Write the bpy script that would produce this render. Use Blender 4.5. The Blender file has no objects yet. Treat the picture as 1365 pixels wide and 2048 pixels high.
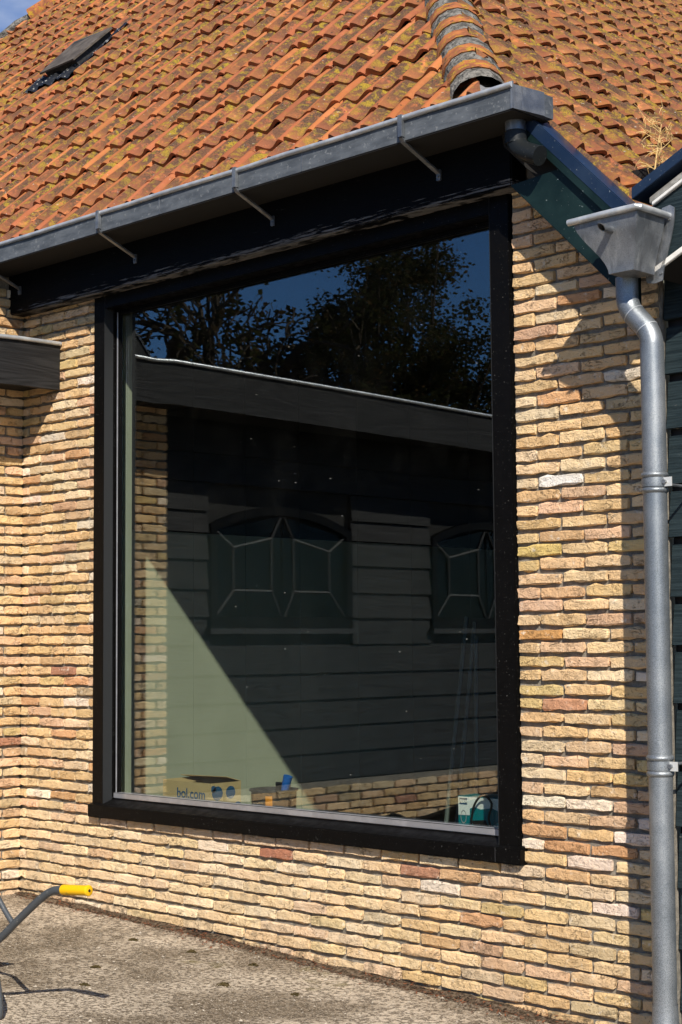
import bpy, bmesh, math, random
from math import sin, cos, tan, radians, pi, sqrt, atan2, hypot
from mathutils import Vector, Matrix, noise

rng = random.Random(7)
scene = bpy.context.scene
C = scene.collection

# ------------------------------------------------------------------ camera, sky, sun, exposure
CAM = Vector((7.4364, -5.6202, 0.98697))
YAW, PIT, ROL, FPX = -0.776037, 0.080931, -0.0081574, 3239.56
_f = Vector((sin(YAW) * cos(PIT), cos(YAW) * cos(PIT), sin(PIT)))
_r = Vector((cos(YAW), -sin(YAW), 0)); _u = _r.cross(_f)
_r2 = _r * cos(ROL) + _u * sin(ROL); _u2 = -_r * sin(ROL) + _u * cos(ROL)
cam = bpy.data.objects.new('camera', bpy.data.cameras.new('camera'))
C.objects.link(cam); scene.camera = cam
cam.matrix_world = Matrix(((_r2.x, _u2.x, -_f.x, CAM.x), (_r2.y, _u2.y, -_f.y, CAM.y), (_r2.z, _u2.z, -_f.z, CAM.z), (0, 0, 0, 1)))
cam.data.sensor_fit = 'VERTICAL'; cam.data.sensor_height = 36; cam.data.lens = FPX / 2048 * 36
cam.data.clip_start = 0.1; cam.data.clip_end = 800

SUN = Vector((1.08, -1.0, 1.15)).normalized()          # towards the sun
world = bpy.data.worlds.new('World'); scene.world = world; world.use_nodes = True
wn = world.node_tree.nodes; wl = world.node_tree.links
sky = wn.new('ShaderNodeTexSky'); sky.sky_type = 'NISHITA'; sky.sun_disc = False
sky.sun_elevation = math.asin(SUN.z); sky.sun_rotation = atan2(SUN.x, SUN.y)
sky.air_density = 1.0; sky.dust_density = 0.3; sky.ozone_density = 3.0
bg = wn['Background']; bg.inputs['Strength'].default_value = 0.055
tc = wn.new('ShaderNodeTexCoord'); mp = wn.new('ShaderNodeMapping'); mp.inputs['Scale'].default_value = (1, 1, 2.6); mp.inputs['Location'].default_value = (3.1, .4, 0)
wl.new(tc.outputs['Generated'], mp.inputs['Vector'])
cn = wn.new('ShaderNodeTexNoise'); cn.inputs['Scale'].default_value = 2.3; cn.inputs['Detail'].default_value = 7; cn.inputs['Roughness'].default_value = .6; wl.new(mp.outputs[0], cn.inputs['Vector'])
cr = wn.new('ShaderNodeMapRange'); cr.interpolation_type = 'SMOOTHSTEP'; cr.inputs['From Min'].default_value = .50; cr.inputs['From Max'].default_value = .78; cr.inputs['To Max'].default_value = .75
wl.new(cn.outputs['Fac'], cr.inputs['Value'])
cm = wn.new('ShaderNodeMix'); cm.data_type = 'RGBA'; wl.new(cr.outputs[0], cm.inputs[0]); sm = wn.new('ShaderNodeMix'); sm.data_type = 'RGBA'; sm.blend_type = 'MULTIPLY'; sm.inputs[0].default_value = 1.0; wl.new(sky.outputs['Color'], sm.inputs[6]); sm.inputs[7].default_value = (.62, 1.0, 1.5, 1)   # the deep polarised blue of the photograph
wl.new(sm.outputs[2], cm.inputs[6]); cm.inputs[7].default_value = (11.5, 12.0, 12.8, 1)
wl.new(cm.outputs[2], bg.inputs['Color'])        # fair weather sky with thin high cloud
sl = bpy.data.lights.new('sun', 'SUN'); sl.energy = 5.0; sl.angle = radians(0.53); sl.color = (1.0, 0.93, 0.82)
so = bpy.data.objects.new('sun', sl); C.objects.link(so)
so.rotation_euler = SUN.to_track_quat('Z', 'Y').to_euler()
vs = scene.view_settings
vs.view_transform = 'Standard'; vs.look = 'None'; vs.exposure = 0.43; vs.gamma = 1.0
scene.cycles.max_bounces = 6; scene.cycles.diffuse_bounces = 3; scene.cycles.transparent_max_bounces = 10
scene.cycles.use_adaptive_sampling = True; scene.cycles.adaptive_threshold = 0.02
scene.cycles.use_denoising = True

def px_of(P):                                           # photograph pixel of a point (for choosing what is in view)
    d = Vector(P) - CAM; w = d.dot(_f)
    if w < 0.1: return (-9999, -9999, 1)
    return (682.5 + FPX * d.dot(_r2) / w, 1024 - FPX * d.dot(_u2) / w, w)
def in_view(P, m=0):
    x, y, w = px_of(P)
    return -m < x < 1365 + m and -m < y < 2048 + m

# ------------------------------------------------------------------ node helpers
MATS = {}
class NT:
    def __init__(s, name, rough=0.8, spec=0.3, metal=0.0):
        s.m = bpy.data.materials.new(name); s.m.use_nodes = True
        s.t = s.m.node_tree; s.n = s.t.nodes; s.l = s.t.links
        s.b = s.n['Principled BSDF']; s.out = s.n['Material Output']
        s.b.inputs['Roughness'].default_value = rough
        s.b.inputs['Specular IOR Level'].default_value = spec
        s.b.inputs['Metallic'].default_value = metal
        g = s.n.new('ShaderNodeNewGeometry'); s.pos = g.outputs['Position']; s.geo = g
        MATS[name] = s.m
    def put(s, sock, v):
        if hasattr(v, 'is_output') or hasattr(v, 'links'): s.l.new(v, sock)
        elif isinstance(v, (tuple, list)) and len(v) == 3 and sock.type == 'RGBA': sock.default_value = (*v, 1)
        else: sock.default_value = v
    def scale(s, v, k):
        n = s.n.new('ShaderNodeVectorMath'); n.operation = 'MULTIPLY'; s.l.new(v, n.inputs[0]); n.inputs[1].default_value = k
        return n.outputs[0]
    def noise(s, sc, detail=4, rough=0.55, vec=None, dist=0.0, col=False):
        n = s.n.new('ShaderNodeTexNoise'); n.inputs['Scale'].default_value = sc; n.inputs['Detail'].default_value = detail
        n.inputs['Roughness'].default_value = rough; n.inputs['Distortion'].default_value = dist
        s.l.new(vec if vec is not None else s.pos, n.inputs['Vector'])
        return n.outputs['Color' if col else 'Fac']
    def voro(s, sc, vec=None, feature='F1', out='Distance', rnd=1.0):
        n = s.n.new('ShaderNodeTexVoronoi'); n.feature = feature; n.inputs['Scale'].default_value = sc
        n.inputs['Randomness'].default_value = rnd
        s.l.new(vec if vec is not None else s.pos, n.inputs['Vector']); return n.outputs[out]
    def ramp(s, v, a, b, lo=0.0, hi=1.0):
        n = s.n.new('ShaderNodeMapRange'); n.interpolation_type = 'SMOOTHSTEP'
        s.l.new(v, n.inputs['Value'])
        n.inputs['From Min'].default_value = a; n.inputs['From Max'].default_value = b
        n.inputs['To Min'].default_value = lo; n.inputs['To Max'].default_value = hi
        return n.outputs['Result']
    def math(s, op, a, b=0.0, clamp=False):
        n = s.n.new('ShaderNodeMath'); n.operation = op; n.use_clamp = clamp
        s.put(n.inputs[0], a); s.put(n.inputs[1], b); return n.outputs[0]
    def mix(s, f, a, b, mode='MIX'):
        n = s.n.new('ShaderNodeMix'); n.data_type = 'RGBA'; n.blend_type = mode
        s.put(n.inputs['Factor'], f); s.put(n.inputs['A'], a); s.put(n.inputs['B'], b)
        n2 = [o for o in n.outputs if o.type == 'RGBA'][0]; return n2
    def attr(s, name, fac=False):
        n = s.n.new('ShaderNodeAttribute'); n.attribute_name = name; return n.outputs['Fac' if fac else 'Color']
    def bump(s, h, strength=0.5, dist=0.01, prev=None):
        n = s.n.new('ShaderNodeBump'); n.inputs['Strength'].default_value = strength; n.inputs['Distance'].default_value = dist
        s.put(n.inputs['Height'], h)
        if prev is not None: s.l.new(prev, n.inputs['Normal'])
        return n.outputs['Normal']
    def fin(s, col, normal=None, rough=None):
        s.put(s.b.inputs['Base Color'], col)
        if normal is not None: s.l.new(normal, s.b.inputs['Normal'])
        if rough is not None: s.put(s.b.inputs['Roughness'], rough)
        return s.m
def _mixfix(n): pass
# ShaderNodeMix has several sockets called A / B / Factor: address the colour ones by index
def _mix(s, f, a, b, mode='MIX'):
    n = s.n.new('ShaderNodeMix'); n.data_type = 'RGBA'; n.blend_type = mode
    s.put(n.inputs[0], f); s.put(n.inputs[6], a); s.put(n.inputs[7], b); return n.outputs[2]
NT.mix = _mix

# ------------------------------------------------------------------ materials
def make_materials():
    # bricks: every brick brings its own fired colour, the rest is grain, pits and folds
    n = NT('brick', 0.92, 0.15); t = n.attr('tint'); st = n.attr('stain', True)
    big = n.noise(11, 3); mid = n.noise(38, 4, 0.65); fine = n.noise(160, 3, 0.6)
    c = n.mix(n.ramp(big, .30, .70, 0, .55), t, n.mix(1.0, t, (1.08, 1.0, .88), 'MULTIPLY'))
    c = n.mix(n.ramp(mid, .55, .75, 0, .45), c, n.mix(.6, c, (.66, .54, .38)))
    c = n.mix(n.ramp(fine, .3, .75, 0, .22), c, n.mix(1.0, c, (.55, .48, .42), 'MULTIPLY'))
    pale = n.noise(24, 4, .7); c = n.mix(n.ramp(pale, .57, .72, 0, .6), c, (.76, .68, .55))
    fv = n.scale(n.pos, (1, 1, 2.2)); fold = n.noise(13, 5, .62, fv, 1.2)
    fd = n.math('ABSOLUTE', n.math('SUBTRACT', fold, .5)); crease = n.ramp(fd, 0, .016, 1, 0)
    crease = n.math('MULTIPLY', crease, n.ramp(n.noise(9, 2), .47, .60))
    pit = n.ramp(n.noise(75, 2, .5), .66, .74)
    dark = n.math('MAXIMUM', crease, n.math('MULTIPLY', pit, .8))
    c = n.mix(n.math('MULTIPLY', dark, .45), c, (.20, .125, .07))
    sm = n.math('MULTIPLY', n.ramp(n.noise(17, 5, .7), .42, .62), st)
    c = n.mix(n.math('MULTIPLY', sm, .85), c, (.055, .047, .03))
    hgt = n.math('SUBTRACT', n.math('ADD', n.math('MULTIPLY', mid, .5), n.math('MULTIPLY', fine, .22)), n.math('MULTIPLY', dark, .55))
    hgt = n.math('ADD', hgt, n.math('MULTIPLY', fold, .5))
    n.fin(c, n.bump(hgt, .95, .018))
    n = NT('mortar', 0.95, 0.1); a = n.noise(30, 5, .65); b = n.noise(220, 2)
    c = n.mix(n.ramp(a, .3, .7), (.15, .135, .11), (.28, .25, .205)); c = n.mix(n.ramp(b, .4, .7, 0, .4), c, (.11, .10, .085))
    n.fin(c, n.bump(n.math('ADD', a, n.math('MULTIPLY', b, .4)), .8, .008))
    n = NT('grey_mortar', 0.95, 0.1); a = n.noise(22, 5, .7); b = n.voro(60)
    c = n.mix(n.ramp(a, .35, .65), (.06, .057, .050), (.24, .225, .20)); c = n.mix(n.ramp(n.noise(60, 3, .6), .58, .66), c, (.03, .03, .028))
    n.fin(c, n.bump(n.math('ADD', a, n.math('MULTIPLY', b, .4)), .9, .02))
    # clay pantiles
    n = NT('clay_tile', 0.82, 0.25); t = n.attr('tint'); roll = n.attr('roll', True); li = n.attr('lichen', True)
    a = n.noise(9, 4, .6); b = n.noise(34, 5, .7); f = n.noise(140, 3, .6)
    c = n.mix(n.ramp(a, .3, .7, 0, .5), t, n.mix(1.0, t, (.78, .62, .50), 'MULTIPLY'))
    grime = n.math('MULTIPLY', n.ramp(n.math('ADD', n.math('MULTIPLY', b, .55), n.math('MULTIPLY', a, .45)), .34, .50), n.ramp(roll, 0, 1, .10, 1.0))
    grime = n.math('MULTIPLY', grime, n.ramp(li, 0, .8, .62, 1.0))
    c = n.mix(grime, c, n.mix(n.ramp(f, .35, .65), (.045, .028, .018), (.13, .066, .035)))
    yl = n.math('MULTIPLY', n.ramp(n.noise(16, 5, .72, None, .6), .48, .61), n.math('MULTIPLY', roll, n.ramp(li, .1, 1.0, .0, 1.0)))
    c = n.mix(n.math('MULTIPLY', yl, .85), c, n.mix(n.ramp(f, .3, .7), (.19, .125, .012), (.42, .29, .02)))
    wh = n.ramp(n.noise(48, 2, .5), .70, .74); c = n.mix(n.math('MULTIPLY', wh, .5), c, (.48, .43, .36))
    bk = n.ramp(n.noise(26, 3, .6), .66, .71); c = n.mix(n.math('MULTIPLY', bk, n.ramp(li, 0, 1, .25, .85)), c, (.03, .026, .018))
    c = n.mix(n.ramp(f, .35, .75, 0, .25), c, n.mix(1.0, c, (.5, .45, .4), 'MULTIPLY'))
    n.fin(c, n.bump(n.math('ADD', n.math('MULTIPLY', b, .5), n.math('MULTIPLY', f, .25)), .6, .008))
    n = NT('ridge_clay', 0.85, 0.2); a = n.noise(12, 4, .6); f = n.noise(120, 3); g = n.noise(20, 4, .7)
    c = n.mix(n.ramp(a, .35, .65), (.40, .135, .045), (.20, .075, .035)); c = n.mix(n.ramp(g, .52, .62, 0, .8), c, n.mix(n.ramp(f, .3, .7), (.30, .17, .015), (.46, .30, .02)))
    c = n.mix(n.ramp(n.noise(33, 3, .6), .62, .68), c, (.05, .04, .03))
    n.fin(c, n.bump(n.math('ADD', g, f), .5, .006))
    # zinc
    n = NT('zinc', 0.42, 0.5, 0.75); a = n.noise(7, 4, .6); f = n.noise(260, 2, .6); v = n.voro(190, out='Color')
    c = n.mix(n.ramp(a, .35, .68), (.175, .188, .205), (.29, .302, .315)); c = n.mix(n.ramp(f, .45, .65, 0, .45), c, (.12, .132, .145))
    c = n.mix(n.ramp(n.noise(9, 5, .7, n.scale(n.pos, (2.4, 2.4, .35))), .54, .70, 0, .55), c, (.42, .43, .43)); c = n.mix(n.ramp(n.noise(6, 4, .6, n.scale(n.pos, (2.6, 2.6, .3))), .60, .74, 0, .6), c, (.12, .125, .135))
    n.fin(c, n.bump(a, .15, .01), n.ramp(n.noise(14, 4), .3, .7, .38, .60))
    n = NT('zinc_bright', 0.34, 0.5, 0.45); n.fin(n.mix(n.ramp(n.noise(14, 4), .35, .7), (.40, .42, .44), (.58, .60, .61)))  # paler zinc: highlight line of the rolled lip put into the colour
    n = NT('zinc_dull', 0.6, 0.3, 0.3); a = n.noise(9, 5, .65, n.scale(n.pos, (.6, 1, 2.2)))
    c = n.mix(n.ramp(a, .35, .68), (.075, .085, .097), (.135, .148, .162)); c = n.mix(n.ramp(n.noise(50, 3), .6, .72, 0, .5), c, (.30, .31, .31))
    n.fin(c, n.bump(a, .2, .01))
    n = NT('galvanised', 0.45, 0.5, 0.7); v = n.voro(170, out='Color'); f = n.noise(330, 2, .7); a = n.noise(4, 4, .6)
    c = n.mix(n.ramp(a, .3, .7), (.24, .265, .285), (.34, .36, .375)); c = n.mix(n.ramp(f, .45, .60, 0, .7), c, (.11, .125, .14))
    c = n.mix(n.ramp(n.noise(2.2, 5, .7, n.scale(n.pos, (1, 1, .4))), .55, .72, 0, .5), c, (.46, .475, .48))
    n.fin(c, n.bump(f, .12, .004), n.ramp(a, .3, .7, .40, .55))
    n = NT('white_metal', 0.35, 0.5, 0.3); n.fin((.62, .62, .60))
    # paint
    n = NT('black_paint', 0.3, 0.07); a = n.noise(18, 4); dust = n.ramp(n.noise(150, 2, .5), .70, .74)
    c = n.mix(n.math('MULTIPLY', dust, .35), (.0035, .0033, .0033), (.30, .29, .27)); n.fin(c, n.bump(n.noise(40, 3, .5, n.scale(n.pos, (.15, 1, 1))), .12, .003), n.ramp(a, .3, .7, .28, .50))
    n = NT('beam_paint', 0.5, 0.05)
    st = n.scale(n.pos, (1.1, 3, 26)); g = n.noise(5, 6, .68, st); g2 = n.noise(26, 5, .7, n.scale(n.pos, (.25, 1, 3)))
    sep = n.n.new('ShaderNodeSeparateXYZ'); n.l.new(n.pos, sep.inputs[0])
    low = n.ramp(sep.outputs['Z'], 2.988, 3.055, .10, -.05)          # paint has flaked off along the bottom arris
    m = n.ramp(n.math('ADD', n.math('ADD', n.math('MULTIPLY', g, .55), n.math('MULTIPLY', g2, .45)), low), .575, .615)
    c = n.mix(m, (.0035, .0037, .0042), n.mix(n.ramp(g, .35, .65), (.05, .048, .046), (.15, .145, .14)))
    n.fin(c, n.bump(n.math('SUBTRACT', g, n.math('MULTIPLY', m, .5)), .5, .006), n.ramp(m, 0, 1, .42, .85))
    n = NT('green_paint', 0.34, 0.2); a = n.noise(5, 4, .6); s1 = n.ramp(n.noise(95, 2, .5), .72, .755); s2 = n.ramp(n.noise(18, 5, .75, n.scale(n.pos, (1, 1, 2.5))), .70, .74)
    c = n.mix(n.ramp(a, .4, .7, 0, .7), (.005, .013, .013), (.010, .026, .026)); c = n.mix(n.math('MULTIPLY', n.math('MAXIMUM', s1, s2), .7), c, (.25, .30, .30))
    n.fin(c, n.bump(n.noise(30, 4, .6, n.scale(n.pos, (.3, 1, 1))), .15, .004), n.ramp(a, .3, .7, .3, .5))
    n = NT('blue_paint', 0.33, 0.35); a = n.noise(6, 4, .6); s1 = n.ramp(n.noise(110, 2, .5), .71, .75)
    c = n.mix(n.ramp(a, .35, .7), (.008, .018, .042), (.014, .028, .058)); c = n.mix(n.math('MULTIPLY', s1, .7), c, (.3, .32, .34)); n.fin(c, None, n.ramp(a, .3, .7, .28, .45))
    n = NT('teal_board', 0.5, 0.2); st = n.scale(n.pos, (.8, 1, 22)); g = n.noise(5, 6, .68, st, .4); a = n.noise(3.5, 4, .6)
    c = n.mix(n.ramp(g, .35, .68), (.008, .015, .018), (.024, .038, .043)); pe = n.ramp(n.math('ADD', n.math('MULTIPLY', g, .6), n.math('MULTIPLY', a, .4)), .625, .65)
    c = n.mix(pe, c, n.mix(n.ramp(g, .5, .7), (.08, .05, .03), (.42, .36, .29))); n.fin(c, n.bump(g, .55, .006))
    n = NT('black_board', 0.6, 0.15); ring = n.noise(1.3, 2, .5, n.scale(n.pos, (1, .45, 3.4)), .5)
    w = n.n.new('ShaderNodeMath'); w.operation = 'SINE'; n.l.new(n.math('MULTIPLY', ring, 80), w.inputs[0]); g = n.noise(6, 5, .65, n.scale(n.pos, (1, .5, 30)))
    gg = n.math('ADD', n.math('MULTIPLY', w.outputs[0], .12), g)
    c = n.mix(n.ramp(gg, .2, .8), (.011, .0108, .011), (.026, .0256, .026)); n.fin(c, n.bump(gg, .5, .006))
    n = NT('white_paint', 0.5, 0.4); a = n.noise(30, 4, .6); c = n.mix(n.ramp(a, .5, .75, 0, .5), (.72, .70, .66), (.45, .42, .37)); n.fin(c)
    n = NT('grey_strip', 0.6, 0.4); n.fin(n.mix(n.ramp(n.noise(25, 4), .4, .7), (.20, .19, .17), (.34, .33, .30)))
    n = NT('aluminium', 0.38, 0.5, 0.6); n.fin(n.mix(n.ramp(n.noise(12, 3), .4, .7), (.40, .40, .42), (.50, .50, .52)))
    n = NT('rubber', 0.6, 0.4); n.fin((.012, .013, .014))
    n = NT('black_pvc', 0.4, 0.2); s1 = n.ramp(n.noise(80, 3, .6), .66, .72); n.fin(n.mix(n.math('MULTIPLY', s1, .4), (.012, .014, .015), (.28, .28, .26)))
    n = NT('lead', 0.55, 0.4, 0.35); a = n.noise(14, 4); n.fin(n.mix(n.ramp(a, .3, .7), (.16, .165, .18), (.42, .42, .43)), n.bump(a, .6, .02))
    n = NT('black_lead', 0.38, 0.5); a = n.noise(20, 4); s = n.ramp(n.noise(28, 3, .6), .60, .66); n.fin(n.mix(s, (.010, .011, .013), (.36, .36, .34)), n.bump(a, .7, .02))
    n = NT('hatch_metal', 0.7, 0.3); a = n.noise(7, 5, .7); n.fin(n.mix(n.ramp(a, .35, .7), (.055, .045, .035), (.13, .11, .09)), n.bump(a, .2, .01))
    n = NT('grey_bar', 0.6, 0.3); n.fin((.027, .027, .028))
    n = NT('bitumen', 0.85, 0.2); n.fin(n.mix(n.ramp(n.noise(40, 4), .3, .7), (.02, .02, .021), (.05, .05, .05)))
    # ground
    n = NT('concrete', 0.93, 0.12); xy = n.scale(n.pos, (1, 1, .3))
    a = n.noise(1.5, 5, .62, xy); b = n.noise(6, 5, .7, xy); f = n.noise(42, 5, .75, xy); g = n.noise(120, 2, .6, xy)
    c = n.mix(n.ramp(a, .42, .58), (.25, .197, .137), (.60, .50, .38))
    c = n.mix(n.ramp(b, .54, .70, 0, .55), c, (.14, .105, .07))
    c = n.mix(n.ramp(f, .465, .545, 0, .82), c, (.085, .064, .043))
    c = n.mix(n.ramp(g, .55, .68, 0, .65), c, (.66, .57, .45))
    gr = n.ramp(n.noise(3.2, 4, .6, xy), .62, .75, 0, .5); c = n.mix(gr, c, (.17, .145, .05))
    h = n.math('ADD', n.math('MULTIPLY', f, .6), n.math('MULTIPLY', g, .5)); n.fin(c, n.bump(n.math('ADD', h, n.math('MULTIPLY', b, .7)), 1.0, .02))
    # glass: clear pane with the mirror of two sheets, dust on it
    for nm, base, tintc in (('window_glass', 0.120, (.90, .94, .91)), ('old_glass', 0.008, (.2, .2, .2))):
        n = NT(nm); dotp = n.n.new('ShaderNodeVectorMath'); dotp.operation = 'DOT_PRODUCT'
        n.l.new(n.geo.outputs['Incoming'], dotp.inputs[0]); n.l.new(n.geo.outputs['True Normal'], dotp.inputs[1])
        cth = n.math('ABSOLUTE', dotp.outputs['Value']); om = n.math('SUBTRACT', 1.0, cth)
        R = n.math('MINIMUM', n.math('ADD', base, n.math('MULTIPLY', n.math('POWER', om, 4.0), .9)), 1.0)
        tr = n.n.new('ShaderNodeBsdfTransparent'); tr.inputs[0].default_value = (*tintc, 1)
        gl = n.n.new('ShaderNodeBsdfGlossy'); gl.inputs['Roughness'].default_value = 0.0; gl.inputs['Color'].default_value = (.95, .97, .98, 1)
        gl.inputs['Normal'].default_value = (0, 0, 0)
        wav = n.bump(n.noise(1.2, 1, .4), .006, .02); n.l.new(wav, gl.inputs['Normal'])
        mx = n.n.new('ShaderNodeMixShader'); n.l.new(R, mx.inputs[0]); n.l.new(tr.outputs[0], mx.inputs[1]); n.l.new(gl.outputs[0], mx.inputs[2])
        last = mx
        if nm == 'window_glass':
            vd = n.voro(24, n.scale(n.pos, (1, .02, .7))); vc = n.voro(24, n.scale(n.pos, (1, .02, .7)), out='Color')
            sp = n.n.new('ShaderNodeSeparateColor'); n.l.new(vc, sp.inputs[0])
            size = n.ramp(sp.outputs[0], .5, 1.0, -.02, .042)
            dot = n.math('LESS_THAN', vd, size)
            film = n.ramp(n.noise(3, 5, .7), .45, .75, .0, .003)
            df = n.n.new('ShaderNodeBsdfDiffuse'); df.inputs[0].default_value = (.55, .53, .48, 1)
            m2 = n.n.new('ShaderNodeMixShader'); n.l.new(n.math('MAXIMUM', n.math('MULTIPLY', dot, .55), film), m2.inputs[0])
            n.l.new(mx.outputs[0], m2.inputs[1]); n.l.new(df.outputs[0], m2.inputs[2]); last = m2
        n.l.new(last.outputs[0], n.out.inputs['Surface'])
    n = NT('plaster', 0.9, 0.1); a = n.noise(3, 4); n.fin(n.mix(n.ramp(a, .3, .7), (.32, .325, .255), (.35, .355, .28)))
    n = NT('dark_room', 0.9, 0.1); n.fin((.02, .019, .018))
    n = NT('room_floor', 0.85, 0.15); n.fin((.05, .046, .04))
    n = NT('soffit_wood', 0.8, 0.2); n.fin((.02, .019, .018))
    n = NT('cardboard', 0.85, 0.15); a = n.noise(9, 3); n.fin(n.mix(a, (.42, .29, .14), (.50, .36, .18)))
    for nm, col, ro in (('print_blue', (.01, .07, .16), .7), ('print_white', (.75, .75, .73), .6), ('print_teal', (.0, .16, .19), .5), ('print_teal_light', (.03, .36, .38), .5), ('print_orange', (.62, .22, .02), .5),
                        ('print_black', (.012, .012, .014), .5), ('bucket_plastic', (.03, .03, .032), .4), ('blue_plastic', (.01, .11, .42), .4), ('print_grey', (.33, .33, .33), .6),
                        ('yellow_grip', (.80, .44, .006), .45), ('cable', (.01, .01, .011), .5), ('clear_strip', (.10, .115, .11), .3), ('brick_dry_leaf', (.20, .07, .03), .9), ('leaf_dark', (.07, .045, .03), .9), ('moss', (.055, .05, .012), .95), ('dry_stem', (.62, .43, .18), .85)):
        n = NT(nm, ro, .3)
        if nm == 'yellow_grip': n.fin(n.mix(n.ramp(n.noise(30, 4), .58, .72, 0, .5), col, (.25, .17, .04)))
        elif nm == 'moss': n.fin(n.mix(n.noise(60, 3), col, (.12, .075, .03)), n.bump(n.noise(90, 3), 1, .02))
        else: n.fin(col)
    n = NT('tube_paint', 0.42, 0.45); s = n.ramp(n.noise(70, 4, .7), .60, .68); n.fin(n.mix(n.math('MULTIPLY', s, .6), (.060, .066, .072), (.26, .25, .23)))
    n = NT('tray_metal', 0.5, 0.4); n.fin((.022, .024, .026))
    n = NT('dirt', 0.97, 0.05); a = n.noise(45, 5, .7); n.fin(n.mix(n.ramp(a, .38, .62), (.05, .035, .022), (.19, .14, .095)), n.bump(a, 1.0, .02))
    n = NT('grit', 0.95, 0.1); a = n.noise(14, 2); n.fin(n.mix(n.ramp(a, .35, .65), (.10, .08, .058), (.45, .39, .31)))
    n = NT('bark', 0.95, 0.1); a = n.noise(12, 5, .7, n.scale(n.pos, (1, 1, .4))); n.fin(n.mix(a, (.035, .028, .02), (.09, .07, .05)), n.bump(a, .8, .05))
    n = NT('leaf', 0.6, 0.3); t = n.attr('tint'); n.fin(t)
    tl = n.n.new('ShaderNodeBsdfTranslucent'); n.l.new(t, tl.inputs[0]); mx = n.n.new('ShaderNodeMixShader'); mx.inputs[0].default_value = .25
    n.l.new(n.b.outputs[0], mx.inputs[1]); n.l.new(tl.outputs[0], mx.inputs[2]); n.l.new(mx.outputs[0], n.out.inputs['Surface'])
make_materials()

# ------------------------------------------------------------------ mesh helpers
def link(o, parent=None):
    C.objects.link(o)
    if parent is not None:
        o.parent = parent; o.matrix_parent_inverse = Matrix.Translation(-ROOTLOC[parent.name])
    ROOTLOC[o.name] = Vector((0, 0, 0))                   # meshes carry world coordinates
    return o
ROOTLOC = {}
def mesh(name, verts, faces, mat=None, smooth=False, attrs=None):
    me = bpy.data.meshes.new(name); me.from_pydata([tuple(v) for v in verts], [], faces)
    if mat: me.materials.append(MATS[mat])
    if smooth: me.polygons.foreach_set('use_smooth', [True] * len(me.polygons))
    for k, vals in (attrs or {}).items():
        if isinstance(vals[0], (tuple, list)):
            a = me.attributes.new(k, 'FLOAT_COLOR', 'POINT'); a.data.foreach_set('color', [c for v in vals for c in (*v, 1.0)])
        else:
            a = me.attributes.new(k, 'FLOAT', 'POINT'); a.data.foreach_set('value', vals)
    me.update(); return me
def obj(name, verts, faces, mat, parent=None, smooth=False, attrs=None, kind=None):
    o = bpy.data.objects.new(name, mesh(name, verts, faces, mat, smooth, attrs)); link(o, parent)
    if kind: o['kind'] = kind
    return o
def thing(name, label, cat, loc=(0, 0, 0), group=None):
    o = bpy.data.objects.new(name, None); o.location = loc; o.empty_display_size = .2; C.objects.link(o)
    ROOTLOC[o.name] = Vector(loc); o['label'] = label; o['category'] = cat
    if group: o['group'] = group
    return o
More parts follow.
